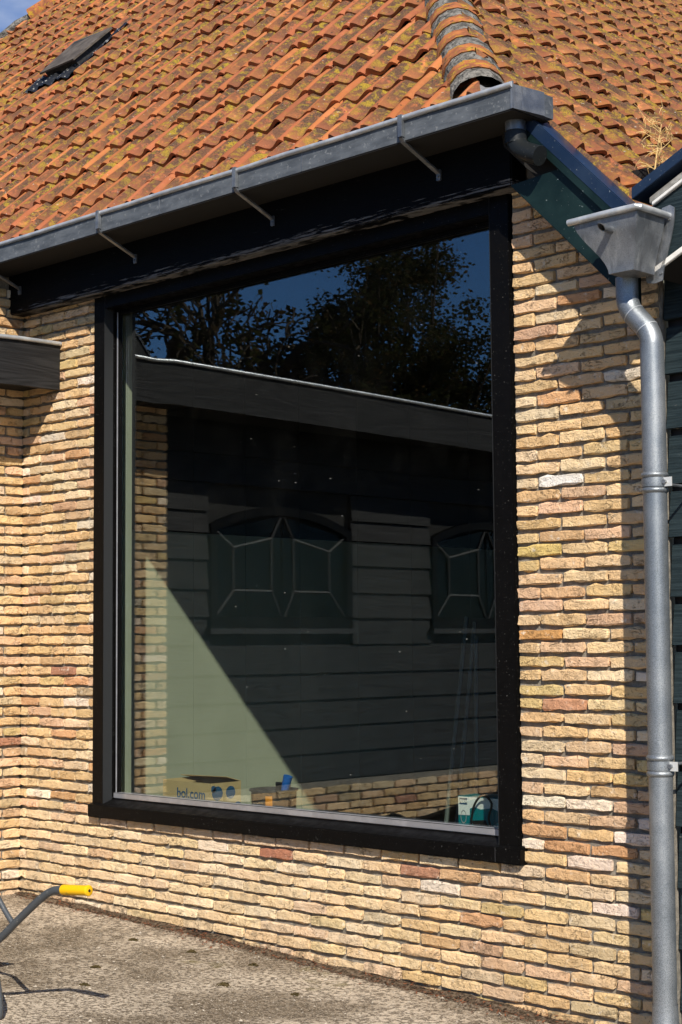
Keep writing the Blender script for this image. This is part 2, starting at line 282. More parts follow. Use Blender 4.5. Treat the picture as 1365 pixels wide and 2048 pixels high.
class MB:                                                # collects verts and faces of one piece
    def __init__(s): s.v = []; s.f = []
    def add(s, v, f):
        k = len(s.v); s.v += [Vector(q) for q in v]; s.f += [tuple(i + k for i in q) for q in f]; return s
    def box(s, x0, x1, y0, y1, z0, z1):
        return s.add([(x, y, z) for x in (x0, x1) for y in (y0, y1) for z in (z0, z1)],
                     [(0, 1, 3, 2), (4, 6, 7, 5), (0, 4, 5, 1), (2, 3, 7, 6), (0, 2, 6, 4), (1, 5, 7, 3)])
    def prism(s, poly, axis, a, b):                      # poly in the two other axes, extruded along axis
        n = len(poly)
        def P(q, t): return {0: (t, q[0], q[1]), 1: (q[0], t, q[1]), 2: (q[0], q[1], t)}[axis]
        v = [P(q, a) for q in poly] + [P(q, b) for q in poly]
        return s.add(v, [tuple(range(n)), tuple(range(2 * n - 1, n - 1, -1))] + [(i, (i + 1) % n, n + (i + 1) % n, n + i) for i in range(n)])
    def tube(s, pts, rad, seg=12, caps=True):
        pts = [Vector(q) for q in pts]; rr = rad if isinstance(rad, (list, tuple)) else [rad] * len(pts)
        rings = []; up = None
        for i, q in enumerate(pts):
            d = (pts[min(i + 1, len(pts) - 1)] - pts[max(i - 1, 0)]).normalized()
            if up is None: up = d.orthogonal().normalized()
            up = (up - d * up.dot(d)); up = up.normalized() if up.length > 1e-6 else d.orthogonal().normalized()
            w = d.cross(up); rings.append([q + (up * cos(2 * pi * k / seg) + w * sin(2 * pi * k / seg)) * rr[i] for k in range(seg)])
        v = [q for r in rings for q in r]; f = []
        for i in range(len(pts) - 1):
            for k in range(seg):
                f.append((i * seg + k, i * seg + (k + 1) % seg, (i + 1) * seg + (k + 1) % seg, (i + 1) * seg + k))
        if caps: f += [tuple(range(seg - 1, -1, -1)), tuple(range(len(v) - seg, len(v)))]
        return s.add(v, f)
    def lathe(s, prof, cx, cy, seg=28):                  # prof (r, z)
        v = [(cx + r * cos(2 * pi * k / seg), cy + r * sin(2 * pi * k / seg), z) for r, z in prof for k in range(seg)]
        f = [(i * seg + k, i * seg + (k + 1) % seg, (i + 1) * seg + (k + 1) % seg, (i + 1) * seg + k) for i in range(len(prof) - 1) for k in range(seg)]
        return s.add(v, f)
    def make(s, name, mat, parent=None, smooth=False, bevel=0.0, kind=None):
        me = mesh(name, s.v, s.f, mat)
        if bevel:
            bm = bmesh.new(); bm.from_mesh(me)
            bmesh.ops.recalc_face_normals(bm, faces=bm.faces)
            es = [e for e in bm.edges if e.is_manifold and e.calc_face_angle(0) > .6]
            bmesh.ops.bevel(bm, geom=es, offset=bevel, segments=2, affect='EDGES', clamp_overlap=True); bm.to_mesh(me); bm.free()
        else:
            bm = bmesh.new(); bm.from_mesh(me); bmesh.ops.recalc_face_normals(bm, faces=bm.faces); bm.to_mesh(me); bm.free()
        if smooth:
            me.polygons.foreach_set('use_smooth', [True] * len(me.polygons)); me.set_sharp_from_angle(angle=radians(40))
        o = bpy.data.objects.new(name, me); link(o, parent)
        if kind: o['kind'] = kind
        return o

def ground_z(x): return -.497 - .036 * max(-4.0, min(7.0, x))

# ------------------------------------------------------------------ ground
def build_ground():
    xs = [-250, -60, -20, -9] + [-6 + .25 * i for i in range(57)] + [12, 25, 60, 250]
    ys = [-250, -60, -20, -10, -7] + [-5 + .25 * i for i in range(21)] + [.3, 12, 60, 250]
    v = []; f = []
    for y in ys:
        for x in xs:
            z = ground_z(x)
            if -6 <= x <= 8 and -5 <= y <= 0: z += .012 * noise.noise(Vector((x * .8, y * .8, 0)))
            v.append((x, y, z))
    n = len(xs)
    for j in range(len(ys) - 1):
        for i in range(n - 1): f.append((j * n + i, j * n + i + 1, (j + 1) * n + i + 1, (j + 1) * n + i))
    obj('ground', v, f, 'concrete', None, True, kind='structure')
build_ground()

# ------------------------------------------------------------------ bricks
PAL = [((.68, .49, .26), 28), ((.73, .55, .32), 26), ((.63, .43, .22), 12), ((.66, .46, .295), 11), ((.57, .38, .25), 6), ((.75, .61, .41), 14), ((.63, .48, .22), 5), ((.55, .44, .27), 5), ((.60, .35, .18), 3), ((.78, .70, .57), 6), ((.42, .20, .13), 1)]
def brick_tint(r):
    t = r.random() * sum(w for _, w in PAL)
    for c, w in PAL:
        t -= w
        if t <= 0: break
    k = r.uniform(.84, 1.12)
    mean = (.69, .495, .275); w = (1.0, .97, .97); return tuple(min(.85, (q * .84 + a * .16) * k * m_ * r.uniform(.97, 1.03)) for q, a, m_ in zip(c, mean, w))
def brick_geo(L, H, r):
    nx = max(2, round(L / .045)); nz = 2
    hl, hh = L / 2, H / 2; b = .0042
    v = []; f = []
    yo = r.uniform(-.003, .0025); tilt = r.uniform(-.012, .012); skew = r.uniform(-.006, .006)
    def edge_j(): return r.gauss(0, .0021)
    front = {}
    for i in range(nx + 1):
        for k in range(nz + 1):
            x = -hl + b + (L - 2 * b) * i / nx; z = -hh + b + (H - 2 * b) * k / nz
            bd = i in (0, nx) or k in (0, nz)
            front[i, k] = len(v); v.append(Vector((x + (edge_j() if bd else 0), yo + tilt * x + r.uniform(-.0022, .0022), z + skew * x + edge_j() * (1 if bd else .3))))
    for i in range(nx):
        for k in range(nz): f.append((front[i, k], front[i + 1, k], front[i + 1, k + 1], front[i, k + 1]))
    loop = [(i, 0) for i in range(nx)] + [(nx, k) for k in range(nz)] + [(i, nz) for i in range(nx, 0, -1)] + [(0, k) for k in range(nz, 0, -1)]
    ring1 = []; ring2 = []
    for (i, k) in loop:
        x = -hl + L * i / nx; z = -hh + H * k / nz
        cx = .0035 if (i in (0, nx) and k in (0, nz)) else 0
        x -= cx * (1 if i == nx else -1) if cx else 0; z -= cx * (1 if k == nz else -1) if cx else 0
        j1, j2 = edge_j(), edge_j()
        ring1.append(len(v)); v.append(Vector((x + j1, yo + tilt * x + .0065, z + skew * x + j2 * 1.5)))
        ring2.append(len(v)); v.append(Vector((x * .995, .05, z + skew * x)))
    n = len(loop)
    for q in range(n):
        a, bq = front[loop[q]], front[loop[(q + 1) % n]]
        f.append((bq, a, ring1[q], ring1[(q + 1) % n])); f.append((ring1[(q + 1) % n], ring1[q], ring2[q], ring2[(q + 1) % n]))
    return v, f
class BrickWall:
    """lays bricks; rot 0 faces -y (front wall), rot 1 faces +x (side wing)"""
    def __init__(s, parent, plane, rot): s.parent = parent; s.plane = plane; s.rot = rot; s.items = []
    def lay(s, a0, a1, z, r, tint=None, stain=0.0, H=.047):
        s.items.append((a0, a1, z, tint or brick_tint(r), stain, H, r.randrange(1 << 30)))
    def mat(s, a, z):
        if s.rot == 0: return Matrix.Translation((a, s.plane, z))
        return Matrix.Translation((s.plane, a, z)) @ Matrix.Rotation(pi / 2, 4, 'Z')
def finish_bricks(walls, limit=300):
    allb = []
    for w in walls:
        for it in w.items:
            a = (it[0] + it[1]) / 2; M = w.mat(a, it[2]); P = M.translation
            x, y, d = px_of(P); vis = -15 < x < 1380 and -15 < y < 2063
            allb.append((-(it[1] - it[0]) * 1000 / d if vis else 1e6, w, it, M))
    allb.sort(key=lambda q: q[0])
    rest = {}
    for k, (s_, w, it, M) in enumerate(allb):
        r = random.Random(it[6]); v, f = brick_geo(it[1] - it[0] - .011, it[5], r)
        if k < limit and s_ < 1e5:
            me = mesh('brick', v, f, 'brick', True, {'tint': [it[3]] * len(v), 'stain': [it[4]] * len(v)}); me.set_sharp_from_angle(angle=radians(28))
            o = bpy.data.objects.new('brick', me)
            C.objects.link(o); o.parent = w.parent; o.matrix_parent_inverse = Matrix.Translation(-ROOTLOC[w.parent.name]); o.matrix_basis = M
        else:
            R = rest.setdefault(w.parent.name, [w.parent, [], [], [], []]); b = len(R[1])
            R[1] += [M @ q for q in v]; R[2] += [tuple(i + b for i in q) for q in f]; R[3] += [it[3]] * len(v); R[4] += [it[4]] * len(v)
    for nm, (par, v, f, t, st) in rest.items():
        obj('remaining_bricks', v, f, 'brick', par, True, {'tint': t, 'stain': st}, kind='stuff').data.set_sharp_from_angle(angle=radians(28))
def course_pieces(a0, a1, parity, L=.24):
    j = parity * L / 2; k0 = math.floor((a0 - j) / L); cuts = [a0]
    k = k0
    while j + k * L < a1 - 1e-6:
        c = j + k * L
        if c > a0 + .05 and c < a1 - .05: cuts.append(c)
        k += 1
    cuts.append(a1); return list(zip(cuts[:-1], cuts[1:]))

# ------------------------------------------------------------------ the barn
barn = thing('brick_barn', 'yellow brick barn with orange pantile roof and one huge black framed window', 'barn', (1.5, .15, ground_z(1.5)))
WX0, WX1 = -.78, 3.757                                    # ends of the front wall
OX0, OX1, OZ0, OZ1 = -.058, 2.996, .03, 3.03              # window opening
def build_front_wall():
    m = MB(); y0, y1 = .0175, .05
    def slab(x0, x1, z0, z1): m.box(x0, x1, y0, y1, z0, z1)
    slab(WX0 - .02, WX1, -.9, OZ0)
    slab(WX0 - .02, OX0, OZ0, 3.2)
    m.prism([(OX1, OZ0), (WX1, OZ0), (WX1, 2.50), (OX1 + .10, 3.16), (OX1, 3.16)], 1, y0, y1)
    slab(OX0, OX1, OZ1, 3.2)
    fw = m.make('front_wall', 'mortar', barn)
    r = random.Random(11); W = BrickWall(fw, 0.0, 0)
    special = {(-1, 1.44): (.36, .16, .10), (28, 3.24): (.80, .76, .70), (17, 3.12): (.54, .29, .11), (23, 3.12): (.62, .46, .17), (20, 3.24): (.64, .41, .23), (2, 3.36): (.54, .30, .15)}
    for idx in range(-11, 54):
        z = idx * .06; par = idx % 2
        segs = [(WX0 - .012, WX1)] if idx <= 0 else ([(WX0 - .012, OX0), (OX1 + .003, WX1)] if idx < 51 else [(WX0, OX0)])
        for s0, s1 in segs:
            for a0, a1 in course_pieces(s0, s1, par):
                c = (a0 + a1) / 2
                if z + .03 < ground_z(c) + .004: continue
                if c + z > 6.28 and c > 2: continue
                low = z - ground_z(c)
                st = max(0.0, 1.0 - low / .10) * r.choice((.2, .9, 1, .7)) if low < .10 else (r.choice((0, 0, 0, .35)) if low < .3 else 0)
                t = brick_tint(r)
                if c < 2.2 and idx < 1: t = tuple(q * .35 + p_ * .65 for q, p_ in zip((.80, .66, .46), t))
                for (si, sx), tc in special.items():
                    if si == idx and abs(c - sx) < .121: t = tc
                W.lay(a0 + r.uniform(-.003, .003), a1 + r.uniform(-.003, .003), z + r.uniform(-.003, .003), r, t, st, .0462 + r.uniform(-.0035, .003))
    m = MB()                                              # inner leaf of the wall, plastered
    m.box(-.95, -.10, .052, .30, -.9, 3.2).box(3.08, 3.72, .052, .30, -.9, 2.6).box(-.10, 3.08, .052, .30, -.9, .02).box(-.10, 3.08, .12, .30, 2.97, 3.2)
    m.make('inner_wall', 'plaster', barn)
    return W
front_bricks = build_front_wall()

def build_window():
    m = MB()                                              # outer frame, one mesh of four joined members
    y0, y1 = -.012, .115
    m.box(OX0, .043, y0, y1, .09, 3.06); m.box(2.885, OX1, y0, y1, .09, 3.06); m.box(.043, 2.885, y0, y1, 2.915, 3.06); m.box(.043, 2.885, .07, y1, .03, .128)
    win = m.make('window', 'black_paint', barn, bevel=.004)
    m = MB(); m.prism([(-.037, .026), (.07, .026), (.07, .127), (-.037, .094)], 0, -.066, 3.020); s = m.make('window_sill', 'black_paint', win, bevel=.003)
    for nm, b in (('glazing_bead', (.043, .072, .070, .098, .128, 2.915)), ('glazing_bead', (2.856, 2.885, .070, .098, .128, 2.915)), ('glazing_bead', (.072, 2.856, .070, .098, 2.888, 2.915))):
        MB().box(*b).make(nm, 'black_paint', win, bevel=.004)
    MB().box(.060, .0645, .064, .0695, .13, 2.9).make('seal_strip', 'aluminium', win)
    MB().box(.044, 2.885, .060, .098, .1285, .160).make('bottom_bead', 'aluminium', win, bevel=.003)
    MB().box(.062, 2.866, .0985, .1045, .152, 2.90).make('pane', 'window_glass', win)
    for q in ((2.884, 2.886, -.0128, .05, .094, 2.99), (.0425, .0440, -.0128, .05, .094, 2.99)): MB().box(*q).make('joint_line', 'rubber', win)
    MB().box(2.882, 2.8845, -.0385, -.037, .030, .094).make('sill_joint', 'grey_bar', win)
    MB().box(.046, 2.883, .0595, .0605, .1575, .1600).make('sealant_line', 'rubber', win)
    return win
build_window()

def build_eave():
    beam = MB().box(-.80, 3.085, -.10, .0095, 2.988, 3.235).make('eave_beam', 'beam_paint', barn, bevel=.006)
    MB().box(-3.2, 3.20, -.098, .30, 3.236, 3.262).make('eave_soffit_board', 'soffit_wood', barn)
    # gutter: sheet folded into a box channel with a rolled front lip, skew return at the right end
    t = .004; x0, x1 = -3.2, 3.296; yb = -.105
    R = [(x1, -.350), (x1 + .028, -.170), (x1 + .028, yb)]
    out = [(x0, yb), (x0, -.350)] + R
    def inset(q):
        return (max(x0 + t, min(q[0] - t if q[0] > 3 else q[0] + t, 9)), q[1] + t if q[1] < -.2 else (q[1] - t if q[1] > -.12 else q[1]))
    zb, zt = 3.228, 3.326
    m = MB()
    n = len(out); inn = [(x0 + t, yb - t), (x0 + t, -.350 + t), (x1 - t, -.350 + t), (x1 + .028 - t, -.170), (x1 + .028 - t, yb - t)]
    v = [(a, b, zb) for a, b in out] + [(a, b, zt) for a, b in out] + [(a, b, zt) for a, b in inn] + [(a, b, zb + t) for a, b in inn]
    f = [tuple(range(n - 1, -1, -1))]
    for i in range(n):
        j = (i + 1) % n; f += [(i, j, n + j, n + i), (n + i, n + j, 2 * n + j, 2 * n + i), (2 * n + i, 2 * n + j, 3 * n + j, 3 * n + i)]
    f.append(tuple(range(3 * n, 4 * n)))
    m.add(v, f); g = m.make('gutter', 'zinc_dull', barn)
    pts = [(x0 + .3 * i, -.356 + .002 * sin(i * 1.7), zt + .004 + .0016 * sin(i * 2.3)) for i in range(22)] + [(x1 + .002, -.356, zt + .004)]
    MB().tube(pts, .0125, 10).make('gutter_lip', 'zinc_bright', g, True)
    for bx in (-2.90, -1.78, -.67, .444, 1.558, 2.671):
        m = MB(); m.box(bx - .013, bx + .013, -.372, -.351, 3.242, 3.344)
        m.prism([(-.358, 3.240), (-.340, 3.226), (-.112, 3.137), (-.112, 3.125), (-.352, 3.221), (-.366, 3.240)], 0, bx - .012, bx + .012)
        m.box(bx - .012, bx + .012, -.113, -.1015, 3.095, 3.146)
        b = m.make('gutter_bracket', 'zinc', g, bevel=.0015)
        MB().tube([(bx, -.1135, 3.112), (bx, -.1185, 3.112)], .005, 8).make('screw', 'zinc', b)
    MB().box(x0 + .01, x1 - .002, -.346, -.109, 3.2215, 3.2275).make('underside_shade', 'soffit_wood', g)  # added dark sheet: shade under the gutter put into its colour
    for sx in (.95, 2.02): MB().box(sx, sx + .006, -.3525, -.349, 3.229, 3.325).make('solder_seam', 'zinc', g)
    MB().box(x1 - .008, x1 + .004, -.354, -.346, 3.228, 3.345).make('corner_seam', 'zinc', g)
    m = MB(); m.prism([(x1 + .003, -.348), (x1 + .0315, -.170), (x1 + .0285, -.170), (x1, -.348)], 2, 3.228, 3.332); m.make('gutter_return', 'zinc', g)
    # black elbow under the outlet
    p = [(3.20, -.21, 3.235), (3.20, -.21, 3.16), (3.205, -.21, 3.13), (3.225, -.212, 3.10), (3.26, -.215, 3.075), (3.315, -.218, 3.05), (3.335, -.219, 3.042)]
    e = MB().tube(p, .043, 18).make('outlet_elbow', 'black_pvc', barn, True)
    MB().tube([(3.20, -.21, 3.175), (3.20, -.21, 3.125)], .049, 18).make('collar', 'black_pvc', e, True)
    MB().tube([(3.200, -.21, 3.236), (3.200, -.21, 3.18)], .0455, 18).make('spigot', 'zinc', e, True)
build_eave()

# ------------------------------------------------------------------ roofs
TH = radians(46)
PROF = [(0, .002), (.005, .026), (.016, .045), (.032, .054), (.050, .054), (.068, .047), (.086, .034), (.104, .019), (.124, .007), (.148, .002), (.172, .004), (.194, .014), (.210, .027), (.220, .036)]
# u across, h height, b underside of the nose, weathering on the front slope, weathering on the side slope
PROF5 = [(0, .012, -.002, .25, 1), (.008, .036, -.002, .25, 1), (.022, .049, -.001, .45, 1), (.036, .047, 0, .9, 1), (.052, .037, 0, 1, 1), (.070, .023, .001, 1, .5), (.092, .014, .003, 1, .35), (.116, .018, .008, .9, .75),
         (.142, .030, .017, .7, .85), (.166, .042, .028, .4, .9), (.184, .047, .034, .15, .8), (.200, .045, .033, .15, .7), (.213, .036, .026, .3, .6), (.221, .026, .018, .4, .6)]
PROF_R = [(u, h, g, b) for u, h, b, g, g2 in PROF5]; PROF_L = [(u, h, g2, b) for u, h, b, g, g2 in PROF5]
def tile_mesh(seed, li_bias, PROF3, nose=.030):
    PROF = [(u, h) for u, h, g, b in PROF3]; GR = [g for u, h, g, b in PROF3]; BOT = [b for u, h, g, b in PROF3]
    r = random.Random(seed); v = []; roll = []; f = []
    n = len(PROF); Ls = (0, .010, .15, .315); th = .024
    k = r.uniform(.86, 1.16); w = r.uniform(.98, 1.01); bow = r.uniform(-.006, .006); tw = r.uniform(-.04, .04)
    for row, y in enumerate(Ls):
        for (u, h) in PROF:
            lift = nose * (1 - y / .315)
            z = h * k + lift + bow * sin(pi * y / .315) + tw * (u - .11) * (1 - y / .3) - (.003 if row == 0 else 0)
            v.append(Vector((u * w + r.uniform(-.0012, .0012), y + (.006 * sin(u * 30 + seed) if row == 0 else 0) + r.uniform(-.001, .001), z)))
            c = GR[PROF.index((u, h))]; roll.append(c if row > 1 else c * .5)
    for row in range(len(Ls) - 1):
        for i in range(n - 1): f.append((row * n + i, row * n + i + 1, (row + 1) * n + i + 1, (row + 1) * n + i))
    b = len(v)                                            # front edge and underside
    for (u, h), q, bo in zip(PROF, v[:n], BOT): v.append(Vector((q.x, q.y + .002, q.z - (h - bo) * k - .004))); roll.append(.05)
    for (u, h), q, bo in zip(PROF, v[:n], BOT): v.append(Vector((q.x, q.y + .10, q.z - (h - bo) * k - .012))); roll.append(0)
    for i in range(n - 1): f += [(b + i, b + i + 1, i + 1, i), (b + n + i, b + n + i + 1, b + i + 1, b + i)]
    # right flank of the roll has thickness too
    base = r.choice([(.42, .135, .045), (.47, .165, .055), (.38, .12, .05), (.49, .185, .07), (.33, .105, .045), (.44, .15, .05)])
    kk = r.uniform(.82, 1.14); tint = tuple(q * kk for q in base)
    li = max(0, min(1, r.betavariate(1.6, 1.8) + li_bias))
    return v, f, {'tint': [tint] * len(v), 'roll': roll, 'lichen': [li] * len(v)}
def roofs():
    deckL = MB(); nL = Vector((0, -sin(TH), cos(TH))); bL = Vector((0, cos(TH), sin(TH))); aL = Vector((1, 0, 0))
    oL = Vector((0, -.25, 3.39)) - nL * .040              # pan level of the front slope
    def PL(x, s, o=0): return oL + aL * x + bL * s + nL * o
    nR = Vector((1, 0, 1)).normalized(); bR = Vector((-1, 0, 1)).normalized(); aR = Vector((0, 1, 0))
    oR = Vector((3.72, 0, 2.77)) - nR * .038
    def PR(y, s, o=0): return oR + aR * y + bR * s + nR * o
    # hip: line where the two pan planes meet
    def hip(z):                                           # point of the hip at height z
        y = oL.y + (z - oL.z) / tan(TH); x = oR.x - (z - oR.z); return Vector((x, y, z))
    def hipx_front(s): return hip(oL.z + s * sin(TH)).x
    def hipy_side(s): return hip(oR.z + s * sin(pi / 4)).y
    def leftx(s): return -5.99 + (s - 5.05) * 1.09        # left hip of the front slope
    top = 6.3
    front = MB()
    q = [PL(-8.5, -.02, -.03), PL(hipx_front(-.02), -.02, -.03), PL(hipx_front(top), top, -.03), PL(min(leftx(top), hipx_front(top) - .01), top, -.03), PL(leftx(2.7), 2.7, -.03)]
    q2 = [p_ - nL * .03 for p_ in q]; n = len(q)
    front.add(q + q2, [tuple(range(n)), tuple(range(2 * n - 1, n - 1, -1))] + [(i, (i + 1) % n, n + (i + 1) % n, n + i) for i in range(n)])
    fr = front.make('front_roof_slope', 'bitumen', barn)
    s_top = 7.0; yv = -.115
    s_hip0 = (hip(3.30).z - oR.z) / sin(pi / 4)
    poly = [(yv, -.06), (9.0, -.06), (9.0, s_top)] + [(hipy_side(s), s) for s in (s_top, .9)] + [(yv, .82)]
    side = MB(); q = [PR(y, s, -.03) for y, s in poly]; q2 = [p_ - nR * .03 for p_ in q]; n = len(q)
    side.add(q + q2, [tuple(range(n)), tuple(range(2 * n - 1, n - 1, -1))] + [(i, (i + 1) % n, n + (i + 1) % n, n + i) for i in range(n)])
    sd = side.make('side_roof_slope', 'bitumen', barn)
    variants = [tile_mesh(100 + i, .22, PROF_R) for i in range(26)]; variantsR = [tile_mesh(300 + i, .46, PROF_L, .026) for i in range(26)]
    vm = [mesh('roof_tile', v, f, 'clay_tile', True, a) for v, f, a in variants]; vmR = [mesh('roof_tile', v, f, 'clay_tile', True, a) for v, f, a in variantsR]
    for me in vm + vmR: me.set_sharp_from_angle(angle=radians(50))
    cand = []
    r = random.Random(5)
    hatch = (-3.18, -2.50, 2.72, 3.35)
    for i in range(-1, 24):
        s = .105 + .262 * i if i >= 0 else -.075
        for j in range(-60, 10):
            x = 1.747 + .2125 * j - .012
            if x < leftx(s) + .02 or x + .03 > hipx_front(s + .03): continue
            P = PL(x + .1, s + .12)
            if not in_view(P, 330): continue
            if hatch[0] - .16 < x < hatch[1] - .09 and hatch[2] - .16 < s < hatch[3] - .18: continue
            jit = (r.uniform(-.008, .008), r.gauss(0, .008), r.gauss(0, .016), r.gauss(0, .012))
            M = Matrix((( aL.x, bL.x, nL.x, 0), (aL.y, bL.y, nL.y, 0), (aL.z, bL.z, nL.z, 0), (0, 0, 0, 1)))
            M = Matrix.Translation(PL(x + jit[0], s + jit[1], .0)) @ M @ Matrix.Rotation(jit[2], 4, 'Z') @ Matrix.Rotation(jit[3], 4, 'Y')
            d = px_of(P)[2]; cand.append((0 if in_view(P, 25) else 1, d, 0, r.randrange(26), M))
    for i in range(-1, 29):
        s = .215 + .247 * i
        for j in range(-2, 46):
            y = .165 + .205 * j - .012
            if y + .06 < yv or y + .19 < hipy_side(s + .04): continue
            P = PR(y + .1, s + .12)
            if not in_view(P, 330): continue
            jit = (r.uniform(-.008, .008), r.gauss(0, .008), r.gauss(0, .016), r.gauss(0, .012))
            M = Matrix((( aR.x, bR.x, nR.x, 0), (aR.y, bR.y, nR.y, 0), (aR.z, bR.z, nR.z, 0), (0, 0, 0, 1)))
            M = Matrix.Translation(PR(y + jit[0], s + jit[1], .0)) @ M @ Matrix.Rotation(jit[2], 4, 'Z') @ Matrix.Rotation(jit[3], 4, 'Y')
            d = px_of(P)[2]; cand.append((0 if in_view(P, 25) else 1, d, 1, r.randrange(26), M))
    hd = (hip(5) - hip(4)).normalized(); up = (nL + nR).normalized(); side_ = hd.cross(up).normalized(); h0 = hip(3.43) + Vector((-.052, 0, 0))
    sgnF = 1 if (PL(0, 1) - h0).dot(side_) > 0 else -1
    def clipped(which, vi, M):
        v, f, a = (variants, variantsR)[which][vi]; sg = sgnF if which == 0 else -sgnF
        if min(((M @ q) - h0).dot(side_) * sg for q in v) > -.005: return None
        me = mesh('roof_tile', [M @ q for q in v], f, 'clay_tile', True, a); bm = bmesh.new(); bm.from_mesh(me)
        bmesh.ops.bisect_plane(bm, geom=bm.verts[:] + bm.edges[:] + bm.faces[:], plane_co=h0 + side_ * sg * .012, plane_no=side_ * -sg, clear_outer=True)
        bm.to_mesh(me); nv = len(bm.verts); bm.free(); return me if nv > 3 else False
    cand.sort(key=lambda q: (q[0], q[1])); rest = [[[], [], {'tint': [], 'roll': [], 'lichen': []}] for _ in range(2)]
    print('TILES', len(cand), sum(1 for c in cand if c[0] == 0))
    for k, (vis, d, which, vi, M) in enumerate(cand):
        par = (fr, sd)[which]
        cl = clipped(which, vi, M)
        if cl is False: continue
        if cl is not None and in_view(cl.vertices[0].co, 60):
            cl.set_sharp_from_angle(angle=radians(50)); o = bpy.data.objects.new('roof_tile', cl); C.objects.link(o); o.parent = par
            o.matrix_parent_inverse = Matrix.Translation(-ROOTLOC[par.name])
        elif cl is not None: continue
        elif k < 290:
            o = bpy.data.objects.new('roof_tile', (vm, vmR)[which][vi]); C.objects.link(o); o.parent = par
            o.matrix_parent_inverse = Matrix.Translation(-ROOTLOC[par.name]); o.matrix_basis = M
        else:
            v, f, a = (variants, variantsR)[which][vi]; R = rest[which]; b = len(R[0])
            R[0].extend(M @ q for q in v); R[1].extend(tuple(i + b for i in q) for q in f)
            for kx in a: R[2][kx].extend(a[kx])
    for which, par in ((0, fr), (1, sd)):
        v, f, a = rest[which]
        if v:
            o = obj('remaining_roof_tiles', v, f, 'clay_tile', par, True, a, kind='stuff'); o.data.set_sharp_from_angle(angle=radians(50))
    # hip capped with half-round tiles bedded in mortar
    rr = random.Random(9)
    hr = MB()
    ringp = [(cos(a), sin(a)) for a in [pi * k / 8 for k in range(9)]]
    def hp(t, rad, a, o): return h0 + hd * t + side_ * (rad * a[0]) + up * (rad * a[1] * .92 + o)
    v = [hp(t, .100 + .010 * noise.noise(Vector((t * 9, k, 0))), a, -.06) for t in [-.02 + .1 * q for q in range(42)] for k, a in enumerate(ringp)]
    f = [(i * 9 + k, i * 9 + k + 1, (i + 1) * 9 + k + 1, (i + 1) * 9 + k) for i in range(41) for k in range(8)] + [tuple(range(9))]
    hipo = hr.add(v, f).make('hip_bedding', 'grey_mortar', barn, True)
    for q in range(15):
        t0 = .055 + .262 * q; Lr = .235; v = []; f = []; w0 = rr.uniform(-.006, .006)
        for t, rad, o in ((t0 + .004, .134, -.012), (t0, .139, -.008), (t0 + Lr * .5, .134, -.010), (t0 + Lr, .130, -.012)):
            v += [hp(t + w0 * a[0], rad, a, o - .02) for a in ringp]
        f = [(i * 9 + k, (i + 1) * 9 + k, (i + 1) * 9 + k + 1, i * 9 + k + 1) for i in range(3) for k in range(8)]
        v2 = [hp(t0 + .005, .122, a, -.036) for a in ringp]; b = len(v); v += v2; f += [(b + k, k, k + 1, b + k + 1) for k in range(8)]
        MB().add(v, f).make('ridge_tile', 'ridge_clay', hipo, True)
        v = []
        for t, rad, o in ((t0 + .03, .131, -.030), (t0 - .010, .133, -.028), (t0 - .060, .133, -.024), (t0 - .115, .128, -.026)):
            v += [hp(t + .014 * noise.noise(Vector((k * 1.3, q * 3.1, t))), rad + .006 * noise.noise(Vector((k * 2.3, q, t * 20))), a, o) for k, a in enumerate(ringp)]
        MB().add(v, [(i * 9 + k, i * 9 + k + 1, (i + 1) * 9 + k + 1, (i + 1) * 9 + k) for i in range(3) for k in range(8)]).make('mortar_collar', 'grey_mortar', hipo, True)
    # torn lead sheet under the lowest hip tile
    v = []; nn = 12
    for k in range(nn + 1):
        a = pi * (.02 + .96 * k / nn); w = .012 * noise.noise(Vector((k * .9, 3, 1)))
        v += [hp(-.045 + w, .100 + w, (cos(a), sin(a)), -.05), hp(-.105 + 2 * w, .098 + 2 * w, (cos(a), sin(a)), -.062), hp(-.105 + 2 * w, .090 + 2 * w, (cos(a), sin(a)), -.062), hp(-.045 + w, .092 + w, (cos(a), sin(a)), -.05)]
    f = [(k * 4 + i, k * 4 + (i + 1) % 4, (k + 1) * 4 + (i + 1) % 4, (k + 1) * 4 + i) for k in range(nn) for i in range(4)]
    MB().add(v, f).make('lead_flashing', 'lead', hipo, True)
    MB().tube([hp(-.10, 0, (0, 0), -.02), hp(.05, 0, (0, 0), -.02)], .032, 12).make('hip_rafter', 'rubber', hipo, True)
    # left hip of the front slope: mortar and a few ridge tiles against the sky
    v = []; ss = [3.2 + .12 * k for k in range(26)]
    for k, s in enumerate(ss):
        o1, o2 = .03 * noise.noise(Vector((k * .7, 1, 1))), .03 * noise.noise(Vector((k * .9, 5, 1)))
        x = leftx(s) + .02; v += [PL(x + .07 + o2, s, -.02), PL(x + .03, s, .085 + o1), PL(x - .09, s, .095 + o2), PL(x - .20, s, -.03)]
    lh = MB().add(v, [(k * 4 + i, (k + 1) * 4 + i, (k + 1) * 4 + i + 1, k * 4 + i + 1) for k in range(25) for i in range(3)]).make('far_hip_bedding', 'grey_mortar', barn)
    dv = (PL(leftx(5), 5) - PL(leftx(4), 4)).normalized(); sv = dv.cross(nL).normalized()
